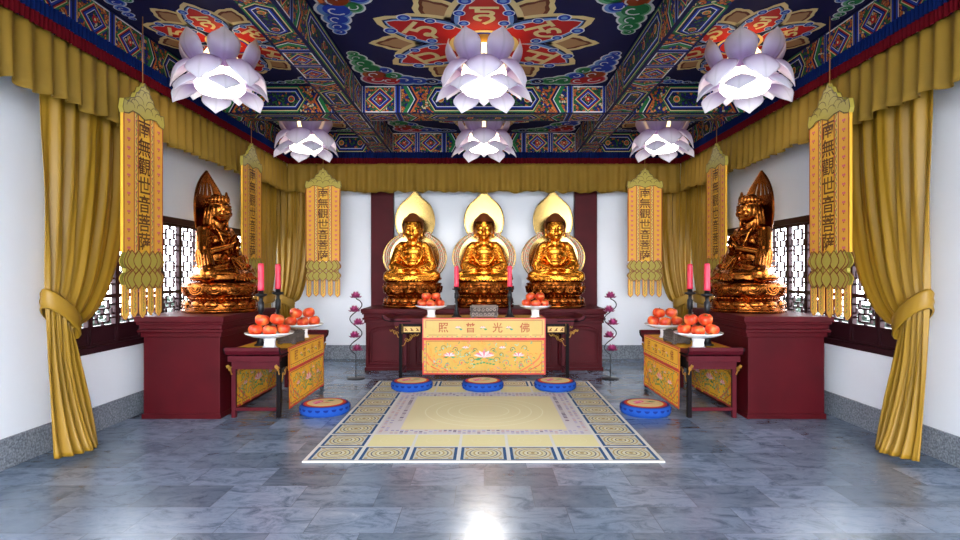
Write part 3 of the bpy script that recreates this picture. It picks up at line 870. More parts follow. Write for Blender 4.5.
def throne(R, H, parent, tiers=2):
    bm = bmesh.new()
    if tiers == 2:
        prof = [(0, 0), (R * .98, 0), (R, .02), (R * 1.0, H * .10), (R * .9, H * .16), (R * .95, H * .3), (R * .86, H * .44), (R * .76, H * .5), (R * .86, H * .58), (R * .93, H * .72), (R * .92, H * .9), (R * .86, H), (0, H)]
    else:
        prof = [(0, 0), (R * .98, 0), (R, .015), (R * 1.0, H * .09), (R * .94, H * .13), (R * .95, H * .3), (R * .82, H * .40), (R * .78, H * .45), (R * .88, H * .55), (R * .98, H * .75), (R * .95, H * .92), (R * .88, H), (0, H)]
    lathe(bm, prof, 64)
    n = 18 if tiers == 2 else 14; g = 1 if tiers == 2 else 1.25
    lotus_ring(bm, R * .90, R * .90, H * .28, n, R * .155 * g, H * .13, R * .08, -1)
    lotus_ring(bm, R * .86, R * .86, H * .66, n - 2, R * .165 * g, H * .16, R * .1, 1)
    lotus_ring(bm, R * .87, R * .87, H * .82, n - 2, R * .165, H * .15, R * .09, 1, .5)
    for k in range(n - 2):      # carved swags on every petal
        a0 = 2 * PI * k / (n - 2); wv = .42 * 2 * PI / (n - 2)
        for q in range(3):
            f = 1 - .3 * q; rr = R * (.965 + .012 * q)
            tube(bm, [(rr * math.cos(a0 + wv * f * math.cos(b)), rr * math.sin(a0 + wv * f * math.cos(b)), H * (.84 - .24 * f * math.sin(b))) for b in [PI * m / 8 for m in range(9)]], .008, 6)
    for k in range(44):
        a = 2 * PI * k / 44; ell(bm, (R * .80 * math.cos(a), R * .80 * math.sin(a), H * .475), (.016, .016, .016), (0, 0, 0), 8, 6)
    return autosmooth(obj('lotus_throne', bm, M_golddark, parent), 50)
def face(bm, c, k, add_nose=True):
    """facial features on a head centred at c, scale k; faces -y"""
    x, y, z = c
    E = lambda dx, dy, dz, rx, ry, rz, rot=(0, 0, 0): ell(bm, (x + dx * k, y + dy * k, z + dz * k), (rx * k, ry * k, rz * k), rot, 12, 8)
    ell(bm, c, (.128 * k, .138 * k, .165 * k), (0, 0, 0), 28, 18)
    E(0, -.035, -.075, .098, .105, .095)                     # jaw
    E(0, -.105, -.128, .035, .03, .026)                      # chin
    E(-.058, -.082, -.05, .048, .05, .052); E(.058, -.082, -.05, .048, .05, .052)     # cheeks
    capsule(bm, (x, y - .126 * k, z + .035 * k), (x, y - .143 * k, z - .032 * k), .012 * k, .018 * k, 10)    # nose
    E(-.017, -.132, -.036, .012, .014, .010); E(.017, -.132, -.036, .012, .014, .010)
    for s in (-1, 1):
        tube(bm, [(x + s * .014 * k, y - .134 * k, z + .035 * k), (x + s * .045 * k, y - .132 * k, z + .055 * k), (x + s * .085 * k, y - .105 * k, z + .042 * k)], .0085 * k, 6)   # brow
        E(s * .046, -.118, .012, .030, .018, .014)           # lowered eyelid
        E(s * .050, -.121, -.004, .026, .014, .006)
        ell(bm, (x + s * .132 * k, y + .01 * k, z - .01 * k), (.014 * k, .03 * k, .05 * k), (0, 0, 0), 10, 8)    # ear
        ell(bm, (x + s * .128 * k, y + .0 * k, z - .085 * k), (.013 * k, .018 * k, .045 * k), (0, 0, 0), 10, 8)  # long lobe
    E(0, -.138, -.072, .030, .014, .0075); E(0, -.134, -.088, .024, .014, .008)        # lips
def hand(bm, wrist, direction, palm_n, k=1.0, curl=.3, side=1):
    """palm with four unequal fingers and a thumb"""
    w = Vector(wrist); d = Vector(direction).normalized(); n = Vector(palm_n).normalized(); a = d.cross(n).normalized() * side
    pc = w + d * .045 * k
    for q in (-.024, -.008, .008, .024): capsule(bm, w + a * q * .6 * k, w + d * .075 * k + a * q * k, .018 * k, .014 * k, 8)
    for q, L in ((-.028, .055), (-.010, .068), (.009, .064), (.027, .05)):
        p0 = w + d * .078 * k + a * q * k; p1 = p0 + (d * math.cos(curl) + n * math.sin(curl)) * L * .55 * k
        p2 = p1 + (d * math.cos(curl * 2.2) + n * math.sin(curl * 2.2)) * L * .5 * k
        capsule(bm, p0, p1, .0095 * k, .009 * k, 8); capsule(bm, p1, p2, .009 * k, .0075 * k, 8)
    t0 = w + d * .02 * k - a * .028 * k; t1 = t0 + (d * .7 - a * .6 + n * .3).normalized() * .038 * k; t2 = t1 + (d + n * .2).normalized() * .03 * k
    capsule(bm, t0, t1, .012 * k, .0105 * k, 8); capsule(bm, t1, t2, .0105 * k, .008 * k, 8)
def legs(bm, kx=1.0):
    """crossed legs under draped cloth"""
    for s in (-1, 1):
        capsule(bm, (s * .13 * kx, .06, .12), (s * .36 * kx, -.12, .095), .135, .095)
        capsule(bm, (s * .37 * kx, -.12, .075), (s * .02, -.30, .07), .085, .062)
        ell(bm, (s * .30 * kx, -.03, .055), (.17 * kx, .2, .055), (0, 0, s * .3))
        # cloth folds sweeping from the lap to the knee and down the shin
        for q in range(6):
            f = q / 5
            tube(bm, bez((s * .06, -.19 - .02 * f, .21 - .10 * f), (s * (.24) * kx, -.30 + .05 * f, .205 - .13 * f), (s * (.43 - .04 * f) * kx, -.12 + .05 * f, .13 - .07 * f)), [.006, .012, .017, .019, .019, .019, .017, .012, .006], 6)
        for q in range(3):
            tube(bm, bez((s * .02, -.355, .10 - .028 * q), (s * .2 * kx, -.36, .075 - .022 * q), (s * .38 * kx, -.2, .07 - .02 * q)), .008, 6)
    ell(bm, (0, -.12, .06), (.34 * kx, .22, .06)); ell(bm, (0, -.27, .045), (.2, .09, .045))
    # fan of cloth in front
    for q in range(-4, 5):
        tube(bm, bez((q * .012, -.30, .12), (q * .03, -.365, .06), (q * .05, -.36, .012), 6), .010, 6)
def make_buddha():
    t = empty('buddha_statue', (0, 0, 0))
    H = .40
    throne(.48, H, t)
    bm = bmesh.new(); legs(bm)
    ell(bm, (0, .06, .15), (.23, .17, .15)); ell(bm, (0, .03, .30), (.185, .14, .17)); ell(bm, (0, .035, .46), (.225, .135, .145))
    ell(bm, (0, -.03, .49), (.17, .085, .11)); ell(bm, (0, -.05, .32), (.13, .085, .14))
    capsule(bm, (-.18, .04, .575), (.18, .04, .575), .078, .078)
    capsule(bm, (0, .04, .58), (0, .02, .74), .10, .085)
    for s in (-1, 1):
        capsule(bm, (s * .215, .04, .53), (s * .295, .0, .29), .088, .085)
        capsule(bm, (s * .295, -.01, .28), (s * .10, -.215, .205), .078, .045)
        # hanging sleeve
        capsule(bm, (s * .31, -.02, .26), (s * .27, -.10, .12), .08, .06)
        for q in range(6):      # sleeve folds
            z = .48 - q * .055; x = .225 + q * .014
            tube(bm, [(s * (x + .085 * math.cos(a) * 1.02), .02 - q * .006 - .088 * math.sin(a), z - .05 * math.cos(a)) for a in [k * PI / 9 for k in range(-1, 9)]], .0075, 6)
        for q in range(4):
            tube(bm, bez((s * (.30 - .045 * q), -.085 - .035 * q, .30 - .02 * q), (s * (.35 - .05 * q), -.09 - .04 * q, .22 - .01 * q), (s * (.30 - .04 * q), -.10 - .045 * q, .13)), .009, 6)
        # robe border from the shoulder to the waist
        tube(bm, [(s * .125, .0, .635), (s * .15, -.075, .58), (s * .165, -.115, .50), (s * .16, -.13, .42), (s * .12, -.14, .33), (s * .06, -.15, .27)], [.012, .014, .015, .015, .013, .010], 8)
        hand(bm, (s * .105, -.235, .205), (-s * 1, -.12, -.05), (0, 0, 1), 1.15, .25, s)
    # inner garment band and knot across the belly
    tube(bm, bez((-.13, -.125, .36), (0, -.20, .315), (.13, -.125, .36)), .017, 8)
    face(bm, (0, 0, .85), 1.17)
    b = remesh(bm, 'body', M_gold, .0085, t); b.location.z = H
    # curled hair
    bm = bmesh.new()
    ell(bm, (0, .012, .905), (.166, .166, .168), (0, 0, 0), 28, 18); ell(bm, (0, .02, 1.02), (.095, .097, .08))
    ga = PI * (3 - math.sqrt(5)); n = 330
    for k in range(n):
        zz = 1 - 2 * (k + .5) / n; rr = math.sqrt(1 - zz * zz); a = k * ga
        x, y, z = .167 * rr * math.cos(a), .012 + .168 * rr * math.sin(a), .905 + .17 * zz
        if z < .965 and y < -.045 or z < .78: continue
        bmesh.ops.create_icosphere(bm, subdivisions=1, radius=.0135, matrix=Matrix.Translation((x, y, z)))
    for k in range(80):
        zz = 1 - 1.3 * (k + .5) / 80; rr = math.sqrt(max(0, 1 - zz * zz)); a = k * ga
        bmesh.ops.create_icosphere(bm, subdivisions=1, radius=.012, matrix=Matrix.Translation((.094 * rr * math.cos(a), .02 + .099 * rr * math.sin(a), 1.02 + .082 * zz)))
    # trim the cap's face side
    geom = [v for v in bm.verts if v.co.y < -.05 and v.co.z < .96]
    bmesh.ops.delete(bm, geom=geom, context='VERTS')
    o = obj('hair', bm, M_hair, t, True); o.location.z = H
    # mandorla: two joined leaves with a pointed flame tip
    def outline(k=0.0):
        pts = []
        N = 88
        for i in range(N + 1):      # right-hand side from the bottom to the tip
            z = .18 + (1.94 - .18) * i / N
            w = 0
            if abs(z - .80) < .43: w = .52 * math.sqrt(1 - ((z - .80) / .43) ** 2)
            if 1.05 < z < 1.74: w = max(w, .325 * math.sqrt(max(0, 1 - ((z - 1.41) / .39) ** 2)))
            if z >= 1.74: w = .173 * max(0, 1 - (z - 1.74) / .20) ** 1.35
            if z < .62: w = max(w, .36)
            pts.append((w, z))
        return pts
    half = outline()
    def ol(k):   # shrink towards the axis by k metres
        hh = [(max(w - k, .0), min(max(z, .18 + k), 1.94 - k * 2.6)) for w, z in half]
        return hh
    dep = lambda u, v, h: (u, .33 - .05 * (u / .5) ** 2 + h, v)
    bm = bmesh.new()
    hh = ol(.0); rowsf = []; rowsb = []
    NU = 12
    for w, z in hh:
        rowsf.append([bm.verts.new(dep(w * (-1 + 2 * i / NU), z, 0)) for i in range(NU + 1)])
        rowsb.append([bm.verts.new(dep(w * (-1 + 2 * i / NU), z, .03)) for i in range(NU + 1)])
    for A, B in zip(rowsf, rowsf[1:]):
        for i in range(NU): bm.faces.new((A[i], A[i + 1], B[i + 1], B[i]))
    for A, B in zip(rowsb, rowsb[1:]):
        for i in range(NU): bm.faces.new((A[i], A[i + 1], B[i + 1], B[i]))
    for A, B, A2, B2 in zip(rowsf, rowsf[1:], rowsb, rowsb[1:]):
        for i in (0, NU): bm.faces.new((A[i], B[i], B2[i], A2[i]))
    bm.faces.new(rowsf[0] + rowsb[0][::-1])
    hl = autosmooth(obj('halo', bm, M_halo, t), 45)
    # rim moulding and the red-and-white floral band of the lower leaf
    rim = [(w, z) for w, z in hh]
    bm = bmesh.new()
    full = [dep(w, z, -.002) for w, z in rim] + [dep(-w, z, -.002) for w, z in reversed(rim[:-1])]
    tube(bm, full, .011, 6); obj('halo_rim', bm, M_halo, hl, True)
    P = Paint(lambda u, v, h: dep(u, v, -.004 - h), .001)
    for s in (-1, 1):
        P = Paint(lambda u, v, h: dep(u, v, -.004 - h), .001)
        lw = [(w, z) for w, z in rim if .42 < z < 1.24]
        for (w0, z0), (w1, z1) in zip(lw, lw[1:]):
            P.add([(s * (w0 - .012), z0), (s * (w0 - .11), z0), (s * (w1 - .11), z1), (s * (w1 - .012), z1)], C(214, 196, 168), 0)
        for k, (w0, z0) in enumerate(lw[:-1]):
            for q in (.03, .062, .094):
                P.disc(s * (w0 - q), z0 + (.012 if int(q * 100) % 2 else 0), .0115, (C(168, 34, 30), C(40, 110, 90), C(176, 50, 36))[(k + int(q * 40)) % 3], 1, 8)
                P.disc(s * (w0 - q), z0 + (.012 if int(q * 100) % 2 else 0), .004, CREAM, 2, 6)
        P.build('floral_band', M_paint, hl)
    return t
def make_guanyin():
    t = empty('bodhisattva_statue', (0, 0, 0))
    H = .34
    throne(.41, H, t, 3)
    bm = bmesh.new(); legs(bm, .82)
    ell(bm, (0, .06, .15), (.2, .16, .15)); ell(bm, (0, .04, .30), (.15, .12, .18)); ell(bm, (0, .04, .47), (.18, .12, .14))
    ell(bm, (0, -.03, .47), (.13, .06, .09))
    capsule(bm, (-.14, .04, .58), (.14, .04, .58), .07, .07)
    capsule(bm, (0, .04, .60), (0, .015, .74), .075, .058)
    for s in (-1, 1):
        capsule(bm, (s * .18, .04, .56), (s * .235, .0, .33), .078, .075)
        # hanging sleeves falling on to the thighs
        capsule(bm, (s * .235, -.01, .33), (s * .24, -.06, .13), .08, .085)
        for q in range(6):
            z = .50 - q * .058; x = .185 + q * .011
            tube(bm, [(s * (x + .078 * math.cos(a)), .02 - .08 * math.sin(a), z - .04 * math.cos(a)) for a in [k * PI / 9 for k in range(-2, 10)]], .008, 6)
        for q in range(5):
            tube(bm, bez((s * .30, .03 - .035 * q, .34 - .01 * q), (s * .34, -.0 - .035 * q, .22), (s * .29, -.02 - .03 * q, .08)), .010, 6)
        tube(bm, [(s * .09, .0, .65), (s * .10, -.085, .56), (s * .08, -.115, .46), (s * .03, -.125, .36), (s * -.02, -.13, .30)], .016, 8)
    # both forearms raised, hands held together before the chest
    capsule(bm, (-.235, -.02, .32), (-.06, -.185, .40), .055, .034); capsule(bm, (.235, -.02, .32), (.06, -.185, .38), .058, .034)
    hand(bm, (-.05, -.19, .41), (.3, -.15, 1), (1, -.3, 0), .9, .15, 1)
    hand(bm, (.05, -.19, .39), (-.3, -.15, 1), (-1, -.3, 0), .9, .15, -1)
    for q in range(3):   # necklaces
        tube(bm, bez((-.085 - .02 * q, -.06, .60), (0, -.2 - .01 * q, .52 - .05 * q), (.085 + .02 * q, -.06, .60)), .0085, 6)
    ell(bm, (0, -.13, .5), (.02, .015, .03))
    tube(bm, bez((-.13, -.09, .35), (0, -.16, .32), (.13, -.09, .35)), .018, 8)
    tube(bm, bez((0, -.14, .33), (0, -.22, .22), (0, -.30, .14)), .018, 8)
    for s in (-1, 1): tube(bm, bez((s * .02, -.15, .32), (s * .06, -.23, .2), (s * .1, -.33, .10)), .012, 6)
    face(bm, (0, -.01, .815), .86)
    # hair and veil falling to the shoulders
    ell(bm, (0, .03, .845), (.118, .115, .13)); capsule(bm, (0, .07, .82), (0, .10, .62), .105, .12)
    for s in (-1, 1):
        for q in range(3): tube(bm, bez((s * .11, -.01 + .04 * q, .84), (s * .135, .0 + .04 * q, .74), (s * .13, .0 + .04 * q, .60)), .016, 8)
    b = remesh(bm, 'body', M_gold2, .008, t); b.location.z = H; b.scale = (1.05, 1.06, 1.0); b.location.y = .03
    # crown
    bm = bmesh.new()
    for k in range(13):
        a = -PI / 2 + (k - 6) * .36; hgt = .075 - .008 * abs(k - 6) + (.035 if k == 6 else 0)
        ell(bm, (.112 * math.cos(a), .02 + .118 * math.sin(a), .925 + hgt * .3), (.028, .016, hgt * .75), (0, 0, a + PI / 2), 10, 8)
        ell(bm, (.122 * math.cos(a), .02 + .128 * math.sin(a), .90), (.012, .012, .012), (0, 0, 0), 8, 6)
    tube(bm, [(.117 * math.cos(a), .02 + .122 * math.sin(a), .88) for a in [k * 2 * PI / 24 for k in range(25)]], .014, 6)
    ell(bm, (0, .04, .955), (.07, .07, .065))
    o = obj('crown', bm, M_gold2, t, True); o.location.z = H; o.scale = (.98, 1.02, .9); o.location.y = .03; o.location.z = H + .085
    # tall pierced leaf-shaped halo, cupped forwards
    bm = bmesh.new(); NZ, NU = 44, 24; z0, z1 = .60, 1.27
    def wd(q): return .235 * (.66 + .34 * math.sin(PI / 2 * q / .4)) if q < .4 else .235 * (1 - ((q - .4) / .6) ** 1.8)
    def pt(q, u, h): w = max(wd(q), .002); return (w * u, .15 - .10 * (abs(u) * w / .28) ** 2 - .03 * q * q + .02 + h, z0 + (z1 - z0) * q)
    G = [[[bm.verts.new(pt(j / NZ, -1 + 2 * i / NU, h)) for i in range(NU + 1)] for j in range(NZ + 1)] for h in (0, .018)]
    def hole(i, j):
        q = (j + .5) / NZ; u = -1 + 2 * (i + .5) / NU
        if .60 < q < .80 and abs(u) < .75: return i % 4 in (1, 2)
        return False
    for j in range(NZ):
        for i in range(NU):
            if hole(i, j): continue
            for g in G: bm.faces.new((g[j][i], g[j][i + 1], g[j + 1][i + 1], g[j + 1][i]))
            for di, dj, e in ((-1, 0, ((j, i), (j + 1, i))), (1, 0, ((j, i + 1), (j + 1, i + 1))), (0, -1, ((j, i), (j, i + 1))), (0, 1, ((j + 1, i), (j + 1, i + 1)))):
                ni, nj = i + di, j + dj
                if ni < 0 or ni >= NU or nj < 0 or nj >= NZ or hole(ni, nj):
                    (a1, a2), (b1, b2) = e
                    try: bm.faces.new((G[0][a1][a2], G[0][b1][b2], G[1][b1][b2], G[1][a1][a2]))
                    except ValueError: pass
    rimp = [pt(j / NZ, 1, .009) for j in range(NZ + 1)] + [pt(j / NZ, -1, .009) for j in range(NZ, -1, -1)]
    tube(bm, rimp, .013, 6)
    o = autosmooth(obj('halo', bm, M_golddark, t), 50); o.location = (0, .05, H)
    return t
bud = make_buddha(); PZ = .94
for k, (x, lb) in enumerate(((0, 'seated golden statue with pointed halo, middle of the three on the long podium'), (-1.145, 'seated golden statue with pointed halo on the long podium, beside the left pilaster'),
                             (1.145, 'seated golden statue with pointed halo on the long podium, beside the right pilaster'))):
    o = bud if k == 0 else copy_tree(bud)
    o.location = (x, 9.32, PZ); tag(o, lb, 'statue', 'seated golden statues on the long podium')
gy = make_guanyin(); SPZ = 1.05
for k, s in enumerate((-1, 1)):
    o = gy if k == 0 else copy_tree(gy)
    o.location = (s * 3.0, 6.62, SPZ); o.rotation_euler.z = -s * (PI / 2 - .27)
    tag(o, 'crowned golden statue with leaf halo, on the podium by the %s wall' % ('left', 'right')[k], 'statue', 'crowned golden side statues')

# ------------------------------------------------------------------ podiums
def stepped(bm, x0, x1, y0, y1, H, ov=.05):
    lev = [(0, .05, .02), (.05, H - .23, 0), (H - .23, H - .20, .015), (H - .20, H - .14, .03), (H - .14, H - .11, .018), (H - .11, H - .07, .035), (H - .07, H, ov)]
    for a, b, o_ in lev: box(bm, x0 - o_, x1 + o_, y0 - o_, y1, a, b, .006)
def podium(x0, x1, y0, y1, H, label, front):
    """front 'y-' long podium with arched panels, else plain with inset panels"""
    cx_, cy_ = (x0 + x1) / 2, (y0 + y1) / 2
    t = empty('podium', (cx_, cy_, 0), 0, label, 'podium', None)
    X, Y = (x1 - x0) / 2, (y1 - y0) / 2
    bm = bmesh.new()
    box(bm, -X, X, -Y, Y, .04, H - .21, .005); box(bm, -X - .015, X + .015, -Y - .015, Y + .0, 0, .05, .005)
    obj('body', bm, M_maroon, t)
    bm = bmesh.new()
    for a, b, o_ in ((H - .215, H - .165, .022), (H - .165, H - .135, .045), (H - .135, H - .085, .028), (H - .085, H - .06, .05), (H - .06, H, .065)):
        box(bm, -X - o_, X + o_, -Y - o_, Y, a, b, .007)
    obj('moulded_top', bm, M_maroon, t)
    if front:
        n = 5; w = 2 * X / n
        for k in range(n):
            a, b = -X + k * w + .05, -X + (k + 1) * w - .05; z0, z1 = .10, H - .27
            bm = bmesh.new()
            mp = lambda u, v, h: (u, -Y - h, v)
            arc = [((a + b) / 2 + (b - a) / 2 * math.cos(q), z1 - .10 + .10 * math.sin(q)) for q in [PI * j / 12 for j in range(13)]]
            loop = [(a, z0), (b, z0)] + arc
            pts = [(u, 0, v) for u, v in loop]
            tube(bm, [(u, -Y - .004, v) for u, v in loop + [loop[0]]], .012, 6)
            k2 = .86; cu, cv = (a + b) / 2, (z0 + z1) / 2
            tube(bm, [(cu + (u - cu) * k2, -Y - .003, cv + (v - cv) * k2) for u, v in loop + [loop[0]]], .006, 6)
            obj('arched_panel', bm, M_maroon, t, True)
    return t
podium(-1.80, 1.80, 8.83, YB - .17, PZ, 'long maroon podium carrying three golden statues before the back wall', True)
podium(-3.48, -2.70, 5.93, 7.35, SPZ, 'tall maroon podium under the crowned statue by the left wall', False)
podium(2.70, 3.48, 5.93, 7.35, SPZ, 'tall maroon podium under the crowned statue by the right wall', False)

# ------------------------------------------------------------------ altar tables
def scroll(bm, x0, z0, s, w, h, y, r=.006):
    """carved cloud bracket outline hanging below the apron"""
    pts = []
    for k in range(40):
        q = k / 39
        pts.append((x0 + s * w * q, y, z0 - h * (1 - q) ** 1.3 - .02 * math.sin(q * PI * 5)))
    tube(bm, pts, r, 6)
    for cu, cv, rr in ((.25, .52, .028), (.55, .30, .022)):
        tube(bm, [(x0 + s * w * cu + rr * (1 - q * .13) * math.cos(q), y, z0 - h * cv + rr * (1 - q * .13) * math.sin(q)) for q in [k * .5 for k in range(13)]], r * .8, 6)
def make_table(L, D, H, cloth_w, leg_x, name_label):
    t = empty('altar_table', (0, 0, 0)); hl, hd = L / 2, D / 2
    bm = bmesh.new()
    box(bm, -hl + .1, hl - .1, -hd, hd, H - .045, H, .005)
    box(bm, -hl + .16, hl - .16, -hd + .02, hd - .02, H - .075, H - .045)
    obj('table_top', bm, M_maroon2, t)
    for s in (-1, 1):      # upturned ends
        bm = bmesh.new()
        prof = [(hl - .16, H - .045), (hl - .10, H - .045), (hl - .03, H - .03), (hl + .0, H + .01), (hl, H + .045), (hl - .035, H + .045), (hl - .07, H + .012), (hl - .12, H), (hl - .16, H)]
        prism(bm, [(s * a, b) for a, b in prof], lambda u, v, h: (u, h, v), -hd, hd)
        e = obj('upturned_end', bm, M_maroon2, t)
        for y in (-hd - .004, hd + .004):
            bm = bmesh.new(); tube(bm, [(s * a, y, b) for a, b in ((hl - .40, H - .038), (hl - .10, H - .038), (hl - .03, H - .022), (hl - .004, H + .012), (hl - .004, H + .04))], .009, 6)
            obj('edge_moulding', bm, M_black, e)
    bm = bmesh.new(); ah = .17 * H
    for s in (-1, 1):
        box(bm, -leg_x, leg_x, s * (hd - .045) - .012, s * (hd - .045) + .012, H - .075 - ah, H - .075)
    obj('apron', bm, M_black, t)
    for s in (-1, 1):
        bm = bmesh.new()
        box(bm, s * (leg_x + .02) - .012, s * (leg_x + .02) + .012, -hd + .03, hd - .03, H - .07 - ah, H - .05)
        box(bm, s * (leg_x + .05) - .032, s * (leg_x + .05) + .03, -hd + .01, hd - .01, H - .105, H - .045, .004)
        obj('end_panel', bm, M_maroon2, t)
        bm = bmesh.new(); box(bm, s * leg_x - .015, s * leg_x + .015, -hd + .04, hd - .04, .07, .105, .003)
        obj('stretcher', bm, M_maroon2, t)
    for sx in (-1, 1):
        for sy in (-1, 1):
            bm = bmesh.new(); x, y = sx * leg_x, sy * (hd - .045)
            box(bm, x - .022, x + .022, y - .022, y + .022, 0, H - .07, .004)
            obj('leg', bm, M_black if sy < 0 else M_maroon2, t)
    for sy in (-1, 1):
        for sx in (-1, 1):
            bm = bmesh.new()
            y = sy * (hd - .045) + sy * .014; z0 = H - .075 - ah
            scroll(bm, sx * (leg_x - .02), z0, -sx, .24, .17 * H / .87, y)
            scroll(bm, sx * (leg_x + .02), z0 + .06, sx, .13, .10, y)
            tube(bm, [(sx * (leg_x - .02), y, H - .07), (sx * (leg_x - .02), y, z0)], .005, 6)
            obj('carved_bracket', bm, M_goldline, t)
            # small cream gilt panel between cloth and leg
            a, b = cloth_w / 2 + .03, leg_x - .04; pz0, pz1 = H - .205 * H / .87, H - .115 * H / .87
            if b - a > .06:
                P = Paint(lambda u, v, h: (sx * u, y + sy * (.002 + h), v))
                P.solid([(a, pz0), (b, pz0), (b, pz1), (a, pz1)], lambda u, v, h: (sx * u, y + sy * h, v), -.004, .002, C(222, 188, 120))
                for q in range(3):
                    u = a + (b - a) * (q + .5) / 3; v = (pz0 + pz1) / 2
                    P.stroke([(u - .02, v - .025), (u, v), (u + .02, v + .02)], .012, BROWN, 1); P.disc(u + .008, v - .012, .012, BROWN, 1, 6)
                P.frame(a, b, pz0, pz1, .006, BROWN, 1)
                P.build('gilt_panel', M_paint, t)
    return t
CY = C(212, 166, 70); CP = C(226, 110, 110)
def lotusflower(P, u, v, s, L):
    P.disc(u, v, s * .2, C(240, 150, 160), L, 10)
    for k in range(-3, 4):
        a = PI / 2 + k * .42; r = s * (1 - .06 * abs(k))
        tipx, tipy = u + r * math.cos(a) * 1.15, v + r * math.sin(a) * .62 - s * .1
        nx, ny = -math.sin(a) * s * .16, math.cos(a) * s * .12
        P.add([(u, v - s * .15), (u + (tipx - u) * .55 + nx, v + (tipy - v) * .5 + ny), (tipx, tipy), (u + (tipx - u) * .55 - nx, v + (tipy - v) * .5 - ny)], (C(240, 120, 140), C(252, 206, 206))[k % 2], L + 1 + (k % 2) * .5)
    for k in (-1, 1): P.add([(u, v - s * .12), (u + k * s * .9, v - s * .3), (u + k * s * .5, v - s * .42)], C(70, 150, 90), L)
def make_cloth(W, D, H, drop, CY=CY, CF=C(212, 182, 104)):
    """altar cloth: one folded sheet, front drop, top, back drop"""
    o_ = empty('altar_cloth', (0, 0, 0))
    wav = lambda u: .006 * math.sin(u * 9) + .004 * math.sin(u * 23 + 1)
    hd = D / 2 + .012
    G = lambda u, v: .010 * math.sin(u * 13 + 2 * v) * min(1, max(0, (H - v) * 2))
    def side(sy, inner=1):
        P = Paint(lambda u, v, h: (u * (-sy), sy * (hd + abs(G(u, v)) + inner * h - (0 if inner > 0 else .002)), v), .0016)
        z1 = H + .008; z0 = H - drop
        for i in range(40):
            a, b = -W / 2 + W * i / 40, -W / 2 + W * (i + 1) / 40
            for j in range(8):
                c, d = z0 + (z1 - z0) * j / 8, z0 + (z1 - z0) * (j + 1) / 8
                P.rect(a, b, c, d, CY, 0)
        h = W / 2; k = H / .87; zf = H - drop * .36
        # lower panel
        P.frame(-h, h, z0, zf, .022, C(214, 66, 60), 1)
        P.frame(-h + .05, h - .05, z0 + .045, zf - .03, .007, C(150, 60, 40), 1)
        n = int(W / .07)
        for q in range(n):
            u = -h + .04 + (W - .08) * (q + .5) / n
            P.disc(u, z0 + .033, .012, (PINK, C(90, 160, 100))[q % 2], 2, 6, .007); P.disc(u, zf + .03, .012, (C(90, 160, 100), PINK)[q % 2], 5, 6, .007)
        for q in range(int((zf - z0) / .06)):
            v = z0 + .06 + q * .06
            if v > zf - .03: break
            for sx in (-1, 1): P.disc(sx * (h - .035), v, .010, (PINK, C(90, 160, 100))[q % 2], 2, 6, .015)
        cz = (z0 + zf) / 2
        lotusflower(P, 0, cz + .015, .17 * k, 2)
        for sx in (-1, 1):
            lotusflower(P, sx * h * .56, cz + .02, .10 * k, 2); lotusflower(P, sx * h * .30, cz + .13 * k, .06 * k, 2)
            for q, (x, z, r, tw) in enumerate(((.2, -.05, .05, 1), (.36, -.09, .05, -1), (.46, .1, .04, 1), (.66, .12, .045, -1), (.72, -.07, .045, 1), (.15, .09, .035, -1), (.28, .03, .03, 1), (.6, -.12, .03, -1))):
                cu, cv = sx * h * x, cz + z * k
                P.stroke([(cu + sx * tw * r * (1 - .1 * a_) * math.cos(a_), cv + r * (1 - .1 * a_) * math.sin(a_)) for a_ in [m * .55 for m in range(9)]], .008, (C(50, 110, 70), C(70, 150, 140), C(60, 80, 60))[q % 3], 2)
                P.disc(cu, cv, .012, (C(120, 190, 170), C(220, 90, 90), C(60, 140, 80))[q % 3], 3, 7)
                P.disc(cu + sx * r, cv - r * .6, .014, C(80, 160, 90), 3, 6, .008)
        rv = random.Random(9)
        for q in range(int(90 * W)):      # scattered sprigs between the flowers
            u, v = rv.uniform(-h + .08, h - .08), rv.uniform(z0 + .07, zf - .05); c = rv.choice((C(90, 170, 120), C(60, 130, 80), C(120, 200, 180), C(230, 110, 110), C(240, 150, 60), C(226, 120, 50)))
            a_ = rv.uniform(0, 6.28); r_ = rv.uniform(.014, .032)
            P.stroke([(u + r_ * m * .5 * math.cos(a_ + m * .5), v + r_ * m * .5 * math.sin(a_ + m * .5)) for m in range(4)], .007, c, 1.4)
            P.disc(u, v, .009, c, 1.5, 6, .006)
        for sx in (-1, 1):                # red sweeps in the lower corners
            P.stroke([(sx * (h - .06 - .3 * m / 8), z0 + .30 - .25 * (m / 8) ** .6) for m in range(9)], .022, C(230, 120, 66), 1.2); P.stroke([(sx * (h - .06 - .18 * m / 8), z0 + .18 - .12 * (m / 8) ** .6) for m in range(9)], .014, C(220, 90, 56), 1.2)
        for q in range(7): P.disc((q - 3) * .045, cz - .085 * k - .008 * abs(q - 3), .022, C(80, 150, 84), 2, 6, .012)
        # upper flap
        P.grid(-h, h, zf, z1, 12, 1, CF, 3)
        P.frame(-h, h, zf, z1, .016, C(226, 90, 90), 4); P.frame(-h + .045, h - .045, zf + .05, z1 - .03, .006, C(160, 60, 50), 4)
        P.grid(-h, h, zf - .006, zf + .012, 12, 1, C(200, 50, 54), 6)
        zm = (zf + z1) / 2 + .012
        for q, ch in enumerate('\u7167\u666e\u5149\u4f5b'):
            x = (-.66 + .44 * q) * h; write(P, ch, x, zm, min(.14 * k, .14), C(176, 84, 40), 5, .01)
        for q, x in enumerate((-.42, -.02, .40)):
            lotusflower(P, x * h + .0, zm, .05 * k, 5)
            P.disc(x * h + .04, zm - .025, .02, (C(60, 150, 130), C(70, 150, 90))[q % 2], 5, 7, .012)
        return P
    P = side(-1)
